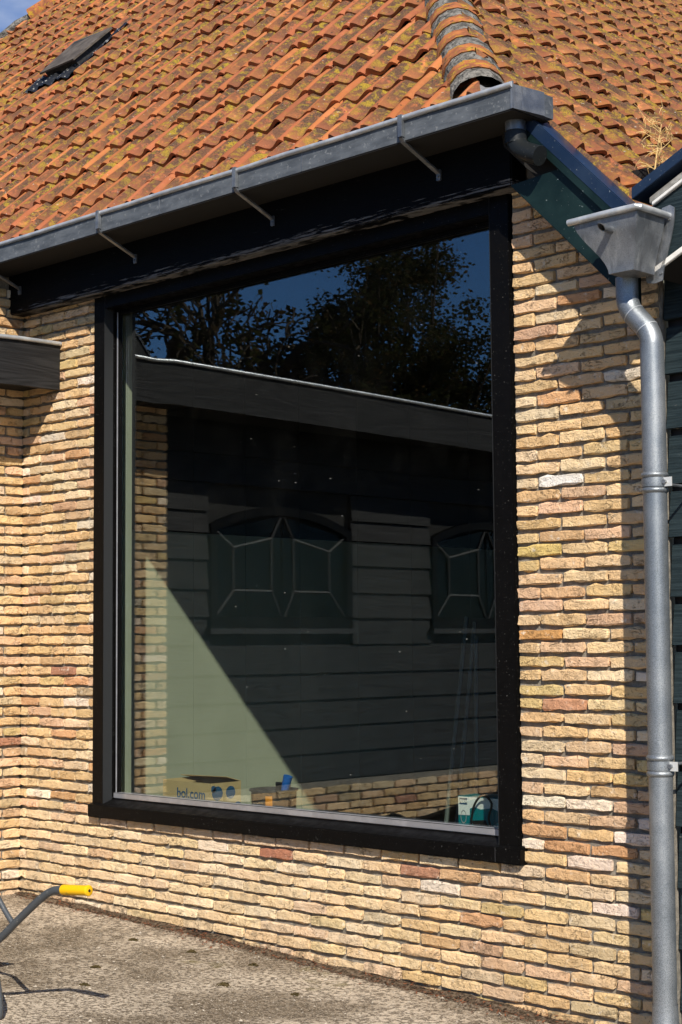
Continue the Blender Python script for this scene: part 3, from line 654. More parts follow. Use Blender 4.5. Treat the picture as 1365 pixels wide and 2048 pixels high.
    for s, L in ((4.30, .30), (4.72, .30), (5.33, .36), (5.66, .36)):
        c0 = PL(leftx(s) - .04, s, .055); v = []
        for t, rad in ((0, .085), (L, .075)):
            for rd in (rad, rad - .014): v += [c0 + dv * t + sv * (rd * 1.25 * cos(pi * k / 6)) + nL * (rd * sin(pi * k / 6)) for k in range(7)]
        f = [(k, k + 1, 14 + k + 1, 14 + k) for k in range(6)] + [(k, 7 + k, 8 + k, k + 1) for k in range(6)] + [(14 + k, 15 + k, 22 + k, 21 + k) for k in range(6)]
        MB().add(v, f).make('ridge_tile', 'ridge_clay', lh, True)
    # roof hatch with crumpled flashing
    hx0, hx1, hs0, hs1 = -3.08, -2.63, 2.90, 3.43
    lid = MB(); c = [PL(hx0, hs0, .115), PL(hx1, hs0, .115), PL(hx1 + .03, hs1 - .04, .10), PL(hx0 - .10, hs1 + .04, .095)]
    cu = [p_ + nL * .014 for p_ in c]
    lid.add(c + cu, [(0, 3, 2, 1), (4, 5, 6, 7)] + [(i, (i + 1) % 4, 4 + (i + 1) % 4, 4 + i) for i in range(4)])
    ho = lid.make('roof_hatch', 'hatch_metal', barn)
    m = MB(); cb = [PL(hx0 + .03, hs0 + .03, 0), PL(hx1 - .02, hs0 + .03, 0), PL(hx1 - .01, hs1 - .05, 0), PL(hx0 - .05, hs1, 0)]; ct = [p_ + nL * .113 for p_ in cb]
    m.add(cb + ct, [(0, 3, 2, 1), (4, 5, 6, 7)] + [(i, (i + 1) % 4, 4 + (i + 1) % 4, 4 + i) for i in range(4)]); m.make('hatch_upstand', 'bitumen', ho)
    for (xa, xb, sa, sb, nu, nv) in ((hx0 - .13, hx1 + .10, hs0 - .16, hs0 + .05, 34, 7), (hx1 - .03, hx1 + .13, hs0 - .10, hs1 + .06, 8, 22)):
        v = []; f = []
        for a in range(nu + 1):
            for b in range(nv + 1):
                x = xa + (xb - xa) * a / nu; s = sa + (sb - sa) * b / nv
                ph = ((x - 1.747 + .012) / .2125) % 1 * .2125; PR_ = [(a_, b_) for a_, b_, g_, c_ in PROF_R]
                hgt = next((h0_ + (h1_ - h0_) * (ph - u0) / (u1 - u0) for (u0, h0_), (u1, h1_) in zip(PR_, PR_[1:]) if u0 <= ph <= u1), 0)
                v.append(PL(x, s, hgt + .034 + .008 * noise.noise(Vector((x * 30, s * 30, 0)))))
        f = [(a * (nv + 1) + b, (a + 1) * (nv + 1) + b, (a + 1) * (nv + 1) + b + 1, a * (nv + 1) + b + 1) for a in range(nu) for b in range(nv)]
        MB().add(v, f).make('flashing', 'black_lead', ho, True)
    return PR
PR = roofs()

def build_verge():
    # bargeboard along the sloping edge of the side roof, capped by a sloping board
    def pts(c, x): return (x, c - x)
    bb = MB().prism([(3.118, 2.972), (3.41, 2.992), (3.762, 2.640), (3.762, 2.328)], 1, -.152, -.118)
    b = bb.make('bargeboard', 'green_paint', barn, bevel=.003)
    MB().prism([(3.05, 3.225), (3.13, 3.268), (3.725, 2.673), (3.725, 2.50), (3.06, 3.165)], 1, -.117, .0085).make('verge_packing', 'soffit_wood', barn)
    m = MB(); q = [(3.165, 3.292), (3.205, 3.332), (3.785, 2.752), (3.745, 2.712)]
    cp = m.prism([(a, z) for a, z in ((3.125, 3.292), (3.165, 3.332), (3.772, 2.725), (3.732, 2.685))], 1, -.178, -.050).make('verge_capping', 'blue_paint', b, bevel=.004)
    MB().prism([(3.118, 3.262), (3.150, 3.290), (3.735, 2.705), (3.705, 2.673)], 1, -.1765, -.1535).make('capping_drip', 'green_paint', b)
    MB().tube([(3.22, -.165, 3.275), (3.225, -.165, 3.300)], .012, 8).make('moss_tuft', 'moss', b)
build_verge()

HOFF = Vector((.132, -.182, -.043))                     # hopper hangs off the neighbour's projecting verge
def build_rainwater():
    # hopper: ogee box on three sides, rolled rim, back plate
    def og(t):                                            # 0 top .. 1 bottom -> inward fraction
        return t * t * (3 - 2 * t) * .86 + .14 * t
    zt, zb = 2.700, 2.476; n = 14; v = []
    for k in range(n + 1):
        t = k / n; a = og(t); z = zt + (zb - zt) * t
        x0 = 3.515 + (3.648 - 3.515) * a; x1 = 3.818 + (3.765 - 3.818) * a; y0 = -.238 + .048 * a; yb = -.046
        v += [(x0, yb, z), (x0, y0, z), (x1, y0, z), (x1, yb, z)]
    f = [(k * 4 + i, k * 4 + i + 1, (k + 1) * 4 + i + 1, (k + 1) * 4 + i) for k in range(n) for i in range(3)] + [(n * 4, n * 4 + 1, n * 4 + 2, n * 4 + 3)]
    f += [(k * 4 + 3, k * 4, (k + 1) * 4, (k + 1) * 4 + 3) for k in range(n)]
    hop = MB().add([Vector(q) + HOFF for q in v], f).make('hopper_head', 'zinc', barn, True)
    hop.data.set_sharp_from_angle(angle=radians(30))
    rim = MB().tube([Vector(q) + HOFF for q in ((3.497, -.246, 2.700), (3.66, -.2465, 2.703), (3.822, -.247, 2.704), (3.829, -.240, 2.705), (3.829, -.13, 2.705), (3.829, -.03, 2.705))], .0135, 12).make('rim', 'zinc_bright', hop, True)
    pl = []                                                # back plate follows the ogee a hand's breadth wider
    for k in range(n + 1):
        t = k / n; a = og(t); pl.append((3.815 + .040 - .062 * a + .006 * sin(pi * t), 2.735 + (2.452 - 2.735) * t))
    pl = [(3.80, 2.742), (3.835, 2.748)] + pl + [(3.76, 2.445), (3.72, 2.452), (3.70, 2.6)]
    MB().prism([(x + HOFF.x, z + HOFF.z) for x, z in pl], 1, -.034 + HOFF.y, -.028 + HOFF.y).make('back_plate', 'zinc', hop)
    for sx, sz in ((3.832, 2.690), (3.789, 2.482)): MB().tube([Vector((sx, -.034, sz)) + HOFF, Vector((sx, -.040, sz)) + HOFF], .0055, 8).make('screw', 'zinc', hop)
    sp = MB(); ring = [(cos(2 * pi * k / 14), sin(2 * pi * k / 14)) for k in range(14)]
    vv = []
    for (y, r_) in ((-.225, .015), (-.292, .0145), (-.292, .012), (-.225, .012)):
        vv += [(3.688 + r_ * c * (1.0), y - (.016 * s if y < -.29 else 0), 2.640 + r_ * s) for c, s in ring]
    sp.add([Vector(q) + HOFF for q in vv], [(i * 14 + k, i * 14 + (k + 1) % 14, (i + 1) * 14 + (k + 1) % 14, (i + 1) * 14 + k) for i in range(3) for k in range(14)]).make('overflow_spout', 'zinc', hop, True)
    MB().box(3.70, 3.80, -.285, -.279, 2.645, 2.71).make('splash_guard', 'zinc', hop)
    # downpipe with a swan neck
    Y = -.238
    pts = [(3.772, Y, 2.44), (3.772, Y, 2.395), (3.772, Y, 2.368)]
    for k in range(1, 7): a = radians(7 * k); pts.append((3.772 + .12 * (1 - cos(a)), Y, 2.368 - .12 * sin(a)))
    e = pts[-1]; a = radians(42); d = (sin(a), -cos(a))
    p2 = (e[0] + .075 * d[0], Y, e[2] + .075 * d[1]); pts.append(p2)
    for k in range(1, 7): b = radians(42 - 7 * k); pts.append((p2[0] + .12 * (cos(b) - cos(a)), Y, p2[2] - .12 * (sin(a) - sin(b))))
    xe = pts[-1][0]; ze = pts[-1][2]
    pipe = MB().tube(pts + [(xe, Y, ze - .05)], .0452, 28).make('downpipe', 'galvanised', barn, True)
    for q in (8, 10): a_, b_ = Vector(pts[q]), Vector(pts[q + 1]); MB().tube([a_, a_ + (b_ - a_).normalized() * .004], .0468, 28).make('seam_ring', 'zinc_bright', pipe, True)
    tilt = -.012 / 2.6
    low = [(xe + tilt * (ze - z), Y, z) for z in (ze - .01, 1.66)]
    MB().tube([(xe, Y, ze + .005), (xe, Y, ze - .16), (xe + tilt * .3, Y, 1.60)], .0475, 28).make('upper_length', 'galvanised', pipe, True)
    MB().tube([(xe + tilt * .5, Y, 1.60), (xe + tilt * 1.6, Y, .48)], .0470, 28).make('middle_length', 'galvanised', pipe, True)
    MB().tube([(xe + tilt * 1.6, Y, .48), (xe + tilt * 2.55, Y, -.45)], .0465, 28).make('lower_length', 'galvanised', pipe, True)
    zg = ground_z(3.85)
    MB().lathe([(.049, -.40), (.0495, -.42), (.052, -.47), (.058, -.50), (.058, zg - .05)], xe + tilt * 2.55, Y, 28).make('pipe_shoe', 'galvanised', pipe, True)
    for zc in (2.236,): MB().lathe([(.0540, zc), (.0552, zc - .002), (.0540, zc - .004)], xe - .058, Y, 24)
    for zc in (1.605, .505):
        cx = xe + tilt * (ze - zc)
        def bead(z, h, R): return [(.0472 + (R - .0472) * sin(pi * k / 8), z + h / 2 - h * k / 8) for k in range(9)]
        for dz in (.030, -.030): MB().lathe(bead(zc + dz, .024, .0545), cx, Y, 28).make('collar', 'galvanised', pipe, True)
        st = MB().lathe([(.0478, zc + .017), (.0512, zc + .0165), (.0518, zc), (.0512, zc - .0165), (.0478, zc - .017)], cx, Y, 28).make('strap', 'galvanised', pipe, True)
        MB().box(cx + .040, cx + .085, Y - .012, Y - .008, zc - .018, zc + .018).make('strap_lug', 'white_metal', st)
        MB().tube([(cx + .056, Y - .012, zc), (cx + .056, Y - .024, zc)], .009, 6).make('bolt', 'zinc', st)
        MB().tube([(cx, Y + .05, zc), (cx, .03, zc)], .006, 8).make('wall_pin', 'zinc', st)
    # valley gutter between the two roofs
    MB().prism([(3.62, 2.80), (3.70, 2.69), (3.79, 2.69), (3.80, 2.76), (3.806, 2.758), (3.796, 2.684), (3.697, 2.684), (3.615, 2.795)], 1, .062, 6.0).make('valley_gutter', 'zinc_dull', barn)
build_rainwater()

def build_room():
    # room behind the glass
    ys = [.302, .80, 1.497, 1.972, 2.50, 3.1, 3.7, 4.4, 5.0]
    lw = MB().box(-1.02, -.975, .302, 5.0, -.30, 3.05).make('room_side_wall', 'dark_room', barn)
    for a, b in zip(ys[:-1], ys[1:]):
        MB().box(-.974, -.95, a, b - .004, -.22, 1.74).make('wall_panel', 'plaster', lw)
        MB().box(-.974, -.952, a, b - .004, 1.745, 3.0).make('upper_panel', 'dark_room', lw)  # dark colour stands in for the room's shade on the upper wall
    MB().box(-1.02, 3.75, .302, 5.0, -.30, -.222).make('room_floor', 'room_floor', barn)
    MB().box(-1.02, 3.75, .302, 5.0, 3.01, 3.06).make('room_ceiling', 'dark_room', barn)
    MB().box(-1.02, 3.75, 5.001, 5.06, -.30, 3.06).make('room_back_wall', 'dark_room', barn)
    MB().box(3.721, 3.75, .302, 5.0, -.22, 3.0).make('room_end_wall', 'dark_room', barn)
build_room()

# ------------------------------------------------------------------ side wing on the left (mostly seen mirrored in the glass)
wing = thing('timber_wing', 'low side wing with brick pier, black weatherboards and a zinc edged flat roof', 'building', (-2.6, -3.2, ground_z(-2)))
XW, XB = -.78, -.86
def build_wing():
    r = random.Random(21)
    pier = MB().box(-1.2, XW - .017, -.925, .004, -.9, 2.66).box(-1.2, XW - .017, -.36, .004, 2.66, 3.25).make('brick_pier', 'mortar', wing)
    W = BrickWall(pier, XW, 1)
    for idx in range(-9, 53):
        z = idx * .06; par = (idx + 1) % 2
        for a0, a1 in course_pieces(-.93, .010, par):
            if z + .03 < ground_z(-.78) or (z > 2.66 and a0 < -.37): continue
            t = brick_tint(r)
            W.lay(a0, a1, z + r.uniform(-.002, .002), r, t, .5 if z < -.4 else 0)
    plinth = MB().box(-1.2, XW - .037, -6.2, -.926, -.9, .005).make('brick_plinth', 'mortar', wing)
    W2 = BrickWall(plinth, XW - .02, 1)
    for idx in range(-8, 0):
        for a0, a1 in course_pieces(-6.2, -.935, (idx + 1) % 2):
            W2.lay(a0, a1, idx * .06 + .005 + r.uniform(-.002, .002), r, None, 0)
    wall = MB().box(-1.2, XB - .045, -6.2, -.926, .006, 2.6).make('wing_wall', 'soffit_wood', wing)
    # weatherboards, cut round the two arched windows
    zs = [.012, .205, .395, .585, .775, .980, 1.17, 1.355, 1.555, 1.738, 1.885, 2.08, 2.28, 2.48]
    wins = [(-2.735, -1.365), (-5.00, -3.63)]
    for z0, z1 in zip(zs[:-1], zs[1:]):
        spans = [(-6.2, -.93)]
        if z1 > 1.09 and z0 < 1.93:
            spans = [(-6.2, -5.01), (-3.62, -2.745), (-1.355, -.93)]
        for a, b in spans:
            m = MB(); m.prism([(XB - .042, z0 + .003), (XB + .004, z0 + .003), (XB - .016, z1 - .001), (XB - .042, z1 - .001)], 1, a + .002, b - .002)
            m.make('weatherboard', 'black_board', wall)
    # arched stable windows with splayed glazing bars
    for (ya, yb) in wins:
        # in this wall -y runs to the right of the mirrored picture
        yc = (ya + yb) / 2; hw = (yb - ya) / 2; z0, zs_, zt = 1.09, 1.80, 1.95
        def arch(y): q = (y - yc) / hw; return zs_ + (zt - zs_) * (1 - q * q)
        N = 12
        outer = [(ya, z0), (yb, z0)] + [(yb - (yb - ya) * k / N, arch(yb - (yb - ya) * k / N)) for k in range(N + 1)]
        ia, ib, iz = ya + .055, yb - .055, z0 + .085
        def iarch(y): return arch(y) - .06
        inner = [(ia, iz), (ib, iz)] + [(ib - (ib - ia) * k / N, iarch(ib - (ib - ia) * k / N)) for k in range(N + 1)]
        n = len(outer); v = []
        for x, loop in ((XB - .04, outer), (XB + .012, outer), (XB + .012, inner), (XB - .04, inner)): v += [(x, y, z) for y, z in loop]
        f = [(a * n + i, a * n + (i + 1) % n, ((a + 1) % 4) * n + (i + 1) % n, ((a + 1) % 4) * n + i) for a in range(4) for i in range(n)]
        win = MB().add(v, f).make('window', 'black_paint', wing)
        MB().box(XB - .03, XB + .045, ya - .03, yb + .03, z0 - .032, z0 + .004).make('sill', 'grey_bar', win)
        MB().box(XB - .044, XB - .0405, ya + .01, yb - .01, z0 + .02, zs_).make('lining', 'print_black', win)
        xg = XB - .020
        for sgn in (-1, 1):
            e0, e1 = (yc, ib) if sgn > 0 else (yc, ia)     # from centre to outer side
            w = e1 - e0
            O = [(e0 + w * .02, iz), (e1, iz), (e1, iarch(e1) - .002), (e0 + w * .02, iarch(yc) - .005)]
            I = [(e0 + w * .17, iz + .18), (e0 + w * .74, iz + .18), (e0 + w * .74, 1.65), (e0 + w * .17, 1.725)]
            cells = [I] + [[O[k], O[(k + 1) % 4], I[(k + 1) % 4], I[k]] for k in range(4)]
            for ci, cell in enumerate(cells):
                tz, ty = rng.uniform(-.012, .012), rng.uniform(-.02, .02)
                def gx(q): return xg + tz * (q[1] - 1.5) + ty * (q[0] - yc)
                vv = [(gx(q), q[0], q[1]) for q in cell] + [(gx(q) - .004, q[0], q[1]) for q in cell]
                MB().add(vv, [(0, 1, 2, 3), (7, 6, 5, 4)] + [(i, (i + 1) % 4, 4 + (i + 1) % 4, 4 + i) for i in range(4)]).make('pane', 'old_glass', win)
            for a, b in [(I[k], I[(k + 1) % 4]) for k in range(4)] + [(O[k], I[k]) for k in range(4)]:
                MB().tube([(xg + .006, a[0], a[1]), (xg + .006, b[0], b[1])], .011, 6).make('glazing_bar', 'grey_bar', win)
    # flat roof, deep fascia with a rolled zinc edge
    fl = MB(); ys = [0.0, -.3, -.508, -.664, -2, -3.87, -6.3]; zt = [2.772, 2.770, 2.762, 2.774, 2.756, 2.720, 2.69]
    v = []
    for y, z in zip(ys, zt): v += [(-.402, y - .002, z - .012), (-.402, y - .002, z - .275), (-.44, y - .002, z - .275), (-.44, y - .002, z - .012)]
    n = len(ys); f = [(k * 4 + i, (k + 1) * 4 + i, (k + 1) * 4 + (i + 1) % 4, k * 4 + (i + 1) % 4) for k in range(n - 1) for i in range(4)] + [(0, 1, 2, 3), (4 * n - 1, 4 * n - 2, 4 * n - 3, 4 * n - 4)]
    fas = MB().add(v, f).make('fascia', 'black_board', wing)
    MB().tube([(-.392, y - .004, z - .002) for y, z in zip(ys, zt)], .0125, 10).make('zinc_roll', 'zinc_bright', fas, True)
    MB().box(-3.6, -.441, -6.3, -.004, 2.60, 2.70).make('flat_roof', 'bitumen', wing)
    MB().box(-1.2, -.442, -6.3, -.94, 2.515, 2.598).make('soffit', 'soffit_wood', wing)
    MB().box(XW, -.442, -.94, -.006, 2.53, 2.598).make('soffit_end', 'soffit_wood', wing)
    # sloping cheek board rising off the flat roof against the eave
    MB().prism([(-.69, 2.76), (-.632, 2.83), (-.376, 3.135), (-.376, 2.76)], 0, -.655, -.615).make('cheek_board', 'black_board', wing)
    MB().prism([(-.70, 2.762), (-.692, 2.775), (-.385, 3.146), (-.377, 3.138)], 0, -.665, -.605).make('cheek_capping', 'zinc_dull', wing)
    return [W, W2]
wing_bricks = build_wing()
finish_bricks([front_bricks], 300); finish_bricks(wing_bricks, 300)

# ------------------------------------------------------------------ neighbour building on the right
shed = thing('weatherboard_shed', 'dark teal weatherboarded building beside the drainpipe with white trimmed verge', 'building', (5.3, 1.5, ground_z(5)))
def build_shed():
    Yf = .045
    back = MB().box(WX1 + .002, 8.0, Yf + .03, Yf + .10, -.9, 2.62).make('gable_wall', 'print_black', shed)
    z = 2.32; k = 0
    zs = [2.525, 2.291, 2.064, 1.838, 1.609, 1.392, 1.148, .952, .718, .470, .225, -.02, -.262, -.50, -.80]
    r = random.Random(4)
    for z1, z0 in zip(zs[:-1], zs[1:]):
        o = r.uniform(-.004, .004)
        m = MB(); v = []
        p = [(Yf + .03, z0 + .016), (Yf - .012 + o, z0 + .016), (Yf + .012 + o, z1 - .012), (Yf + .03, z1 - .012)]
        m.prism(p, 0, WX1 + .006, 8.0); m.make('weatherboard', 'teal_board', shed, bevel=.002)
    s = .47
    def strip(name, mat, xa, za, h0, h1, y0, y1, xb=6.6):
        q = [(xa, za + h0), (xb, za + h0 + s * (xb - xa)), (xb, za + h1 + s * (xb - xa)), (xa, za + h1)]
        return MB().prism(q, 1, y0, y1).make(name, mat, shed, bevel=.002)
    strip('bargeboard', 'teal_board', 3.846, 2.428, .012, .275, -.200, -.170)
    strip('lower_trim', 'white_paint', 3.852, 2.428, 0, .024, -.216, -.2005)
    strip('upper_trim', 'white_paint', 3.885, 2.718, 0, .015, -.218, -.2005)
    strip('lead_strip', 'grey_strip', 3.872, 2.728, 0, .026, -.214, -.2005)
    strip('verge_capping', 'blue_paint', 3.805, 2.762, -.008, .040, -.240, -.10)
    strip('verge_soffit', 'soffit_wood', 3.848, 2.43, .012, .035, -.1695, .06)
    strip('roof', 'bitumen', 3.80, 2.70, .0, .05, -.0995, 6.5, 8.0)
build_shed()

# ------------------------------------------------------------------ wheelbarrow
def build_barrow():
    b = thing('wheelbarrow', 'grey tube wheelbarrow with yellow grip standing by the brick wall', 'wheelbarrow', (1.2, -1.95, ground_z(1.2)))
    def smooth(p, n=6):
        p = [Vector(q) for q in p]; out = []
        for i in range(len(p) - 1):
            p0, p1, p2, p3 = p[max(i - 1, 0)], p[i], p[i + 1], p[min(i + 2, len(p) - 1)]
            for k in range(n):
                t = k / n; out.append(.5 * ((2 * p1) + (p2 - p0) * t + (2 * p0 - 5 * p1 + 4 * p2 - p3) * t * t + (3 * p1 - p0 - 3 * p2 + p3) * t ** 3))
        return out + [p[-1]]
    for sy in (0, -1):
        o = -.56 * sy * -1
        def A(x, y, z): return (x, (y + o if sy else y), z)
        path = smooth([A(2.10, -1.648, .011), A(1.95, -1.662, .001), A(1.885, -1.668, -.012), A(1.82, -1.675, -.047), A(1.70, -1.69, -.135), A(1.54, -1.71, -.255), A(1.38, -1.73, -.325), A(.95, -1.80, -.355), A(.50, -1.90 if not sy else -1.80, -.36)])
        h = MB().tube(path, .0165, 14).make('handle', 'tube_paint', b, True)
        g = MB(); a = Vector(A(2.112, -1.647, .0115)); c = Vector(A(1.955, -1.661, .001)); d = (c - a)
        g.tube([a, a + d * .015, a + d * .05, a + d * .06, a + d * .95, c], [.018, .0215, .0225, .0205, .0215, .0205], 16)
        gr = g.make('grip', 'yellow_grip', h, True)
        nd = -d.normalized(); MB().tube([a + nd * .0004, a + nd * .0014], .006, 10).make('grip_hole', 'print_black', gr)
        leg = smooth([A(1.655, -1.695, -.165), A(1.60, -1.70, -.115), A(1.535, -1.705, -.045), A(1.50, -1.708, -.012), A(1.46, -1.712, -.002), A(1.36, -1.72, .01)])
        MB().tube(leg, .0115, 12).make('brace', 'tube_paint', b, True)
        gz = ground_z(1.6)
        ft = smooth([A(1.50, -1.72, -.27), A(1.60, -1.735, -.40), A(1.628, -1.74, gz + .03), A(1.60, -1.742, gz + .013), A(1.48, -1.75, gz + .013), A(1.40, -1.75, gz + .03), A(1.30, -1.755, -.30)])
        MB().tube(ft, .0145, 12).make('leg', 'tube_paint', b, True)
    # tray: tapering open box with thickness
    def ring(z, x0, x1, hw): return [(x0, -1.99 - hw, z), (x1, -1.99 - hw, z), (x1, -1.99 + hw, z), (x0, -1.99 + hw, z)]
    zt = lambda x: .02 + .085 * (x - .3)
    top = [(x, y, -.165 + .31 * (x - .50)) for x, y, _ in ring(0, .50, 1.38, .33)]
    bot = [(x, y, -.335) for x, y, _ in ring(0, .70, 1.14, .20)]
    ti = [(x + (.012 if x < .9 else -.012), y + (.012 if y < -1.9 else -.012), z - .002) for x, y, z in top]; bi = [(x, y, z + .008) for x, y, z in bot]
    v = bot + top + ti + bi; f = [(3, 2, 1, 0), (12, 13, 14, 15)]
    for a in (0, 4, 8): f += [(a + i, a + (i + 1) % 4, a + 4 + (i + 1) % 4, a + 4 + i) for i in range(4)]
    tr = MB().add(v, f).make('tray', 'tray_metal', b, bevel=.02)
    MB().tube([Vector(q) for q in top + top[:1]], .012, 8).make('tray_rim', 'tube_paint', tr, True)
    wz = ground_z(.24) + .195; wh = MB(); pr = []
    ringpts = [(.24 + .155 * cos(2 * pi * k / 28), -1.99, wz + .155 * sin(2 * pi * k / 28)) for k in range(29)]
    w = MB().tube(ringpts, .042, 12).make('tyre', 'rubber', b, True)
    MB().tube([(.24, -2.02, wz), (.24, -1.96, wz)], .11, 20).make('rim', 'tube_paint', w, True)
    MB().tube([(.24, -2.12, wz), (.24, -1.86, wz)], .012, 10).make('axle', 'zinc', w)
    for y in (-2.13, -1.85): MB().tube([(.56, y + (.02 if y < -2 else -.02), -.357), (.24, y, wz)], .014, 10).make('fork', 'tube_paint', b, True)
build_barrow()

# ------------------------------------------------------------------ lettering
def lettering(text, size, mat, parent, M, name='lettering', bold=0.0, align='LEFT'):
    cu = bpy.data.curves.new('t', 'FONT'); cu.body = text; cu.size = size; cu.offset = bold; cu.align_x = align; cu.extrude = .0004
    to = bpy.data.objects.new('t', cu); C.objects.link(to)
    bpy.context.view_layer.update()
    me = bpy.data.meshes.new_from_object(to.evaluated_get(bpy.context.evaluated_depsgraph_get()))
    bpy.data.objects.remove(to); bpy.data.curves.remove(cu)
    me.transform(M); me.materials.clear(); me.materials.append(MATS[mat]); me.name = name
    o = bpy.data.objects.new(name, me); link(o, parent); return o
def face_front(x, y, z): return Matrix.Translation((x, y, z)) @ Matrix.Rotation(pi / 2, 4, 'X')             # reads on a face looking -y
def face_right(x, y, z): return Matrix.Translation((x, y, z)) @ Matrix.Rotation(pi / 2, 4, 'Z') @ Matrix.Rotation(pi / 2, 4, 'X')   # reads on a face looking +x

# ------------------------------------------------------------------ things standing inside the window
def build_inside():
    FZ = -.2215
    # cardboard box
    x0, x1, y0, y1, zt = .005, .430, .452, .680, .203
    bx = thing('cardboard_box', 'open cardboard parcel box with blue dots and lettering inside the window', 'box', ((x0 + x1) / 2, (y0 + y1) / 2, FZ))
    m = MB(); t = .005
    m.box(x0, x1, y0, y0 + t, FZ, zt).box(x0, x1, y1 - t, y1, FZ, zt).box(x0, x0 + t, y0 + t, y1 - t, FZ, zt).box(x1 - t, x1, y0 + t, y1 - t, FZ, zt).box(x0 + t, x1 - t, y0 + t, y1 - t, FZ, FZ + .005)
    m.make('carton', 'cardboard', bx)
    for nm, q in (('flap', [(x0, y1, zt), (x1, y1, zt), (x1 - .01, y1 - .10, zt + .028), (x0 + .01, y1 - .10, zt + .020)]), ('flap', [(x0, y0, zt), (x0, y1, zt), (x0 + .11, y1 - .02, zt - .012), (x0 + .11, y0 + .02, zt - .02)])):
        v = q + [(a, b, c + .004) for a, b, c in q]; MB().add(v, [(0, 1, 2, 3), (7, 6, 5, 4)] + [(i, (i + 1) % 4, 4 + (i + 1) % 4, 4 + i) for i in range(4)]).make(nm, 'cardboard', bx)
    lettering('bol.com', .078, 'print_blue', bx, face_front(x0 + .125, y0 - .001, .112), bold=.0012)
    for cy, cz, rr in ((.50, .145, .040), (.60, .145, .036), (.655, .06, .030), (.54, .055, .040), (.463, .07, .022), (.47, .17, .02)):
        v = [(x1 + .0008, cy + rr * cos(2 * pi * k / 24), cz + rr * sin(2 * pi * k / 24)) for k in range(24)] + [(x1 + .0002, cy + rr * cos(2 * pi * k / 24), cz + rr * sin(2 * pi * k / 24)) for k in range(24)]
        v = [(a, max(y0 + .002, min(y1 - .002, b)), c) for a, b, c in v]
        MB().add(v, [tuple(range(24))] + [(k, (k + 1) % 24, 24 + (k + 1) % 24, 24 + k) for k in range(24)]).make('printed_dot', 'print_blue', bx)
    # bucket
    cx, cy = .845, .55; R = .128; zt = .192
    bk = thing('paint_bucket', 'dark plastic paint bucket with orange label and a blue tool handle in it', 'bucket', (cx, cy, FZ))
    body = MB().lathe([(.001, FZ), (R * .86, FZ), (R * .985, zt - .012), (R * 1.06, zt - .010), (R * 1.06, zt), (R * .96, zt), (R * .82, FZ + .01), (.001, FZ + .01)], cx, cy, 36).make('bucket_body', 'bucket_plastic', bk, True)
    def patch(a0, a1, z0, z1, mat, nm):
        v = []; n = 8
        for k in range(n + 1):
            a = a0 + (a1 - a0) * k / n
            for z in (z0, z1):
                rr = R * (.86 + .125 * (z - FZ) / (zt - .012 - FZ)) + .0012; v.append((cx + rr * cos(a), cy + rr * sin(a), z))
        MB().add(v, [(2 * k, 2 * k + 2, 2 * k + 3, 2 * k + 1) for k in range(n)]).make(nm, mat, bk, True)
    A = radians(-46)
    patch(A - .33, A - .02, -.10, zt - .03, 'print_orange', 'label_stripe')
    def wrap(txt, size, ang, z, mat, nm='lettering'):
        rr = R * (.86 + .125 * (z - FZ) / (zt - .012 - FZ)) + .004
        M = Matrix.Translation((cx + rr * cos(ang), cy + rr * sin(ang), z)) @ Matrix.Rotation(ang + pi / 2, 4, 'Z') @ Matrix.Rotation(pi / 2, 4, 'X')
        lettering(txt, size, mat, bk, M, nm, .0008, 'CENTER')
    wrap('OLL', .060, A - .72, .062, 'print_white'); wrap('GO', .050, A - .72, .015, 'print_white'); wrap('S', .060, A - .17, .040, 'print_black')
    patch(A + .45, A + .62, -.03, .085, 'print_white', 'label_mark'); patch(A + .66, A + .9, .01, .05, 'print_grey', 'label_mark')
    MB().tube([(cx + .01, cy + .03, .02), (cx + .055, cy + .035, .20), (cx + .075, cy + .037, .262)], [.012, .022, .026], 14).make('tool_handle', 'blue_plastic', bk, True)
    MB().box(cx - .045, cx + .055, cy + .055, cy + .075, .0, .222).make('tool_blade', 'print_black', bk)
    # power tool carton
    px0, px1, py0, py1, pz = 2.372, 2.80, .318, .50, .262
    sb = thing('tool_carton', 'teal and white power tool carton standing behind the glass corner', 'box', ((px0 + px1) / 2, (py0 + py1) / 2, FZ))
    MB().box(px0, px1, py0, py1, FZ, pz).make('carton', 'print_teal', sb, bevel=.002)
    yf = py0 - .001
    MB().prism([(px0 + .003, .172), (px1 - .003, .185), (px1 - .003, pz - .003), (px0 + .003, pz - .003)], 1, yf - .0006, yf + .0005).make('white_panel', 'print_white', sb)
    MB().prism([(px0 + .12, .125), (px0 + .20, .168), (px0 + .27, .150), (px0 + .33, .165), (px0 + .40, .13), (px0 + .40, .06), (px0 + .10, .06)], 1, yf - .0004, yf + .0005).make('light_panel', 'print_teal_light', sb)
    MB().box(px0 + .010, px0 + .058, yf - .0014, yf - .0007, .222, .253).make('badge', 'print_blue', sb)
    lettering('FERM', .020, 'print_white', sb, face_front(px0 + .0125, yf - .002, .230), bold=.0008)
    v = [(px0 + .035 + q * .018 * cos(2 * pi * k / 24), yf - .0012, .165 + q * .032 * sin(2 * pi * k / 24)) for q in (1, .8) for k in range(24)]
    MB().add(v, [(k, (k + 1) % 24, 24 + (k + 1) % 24, 24 + k) for k in range(24)]).make('seal_mark', 'print_grey', sb)
    lettering('BELT SANDER', .045, 'print_white', sb, face_front(px0 + .150, yf - .002, .105), bold=.0014)
    tool = MB().prism([(px0 + .075, .205), (px0 + .10, .215), (px0 + .14, .205), (px0 + .21, .215), (px0 + .30, .185), (px0 + .39, .20), (px0 + .39, .155), (px0 + .24, .150), (px0 + .19, .115), (px0 + .09, .118), (px0 + .075, .15)], 1, yf - .0024, yf - .0012).make('tool_picture', 'print_teal', sb)
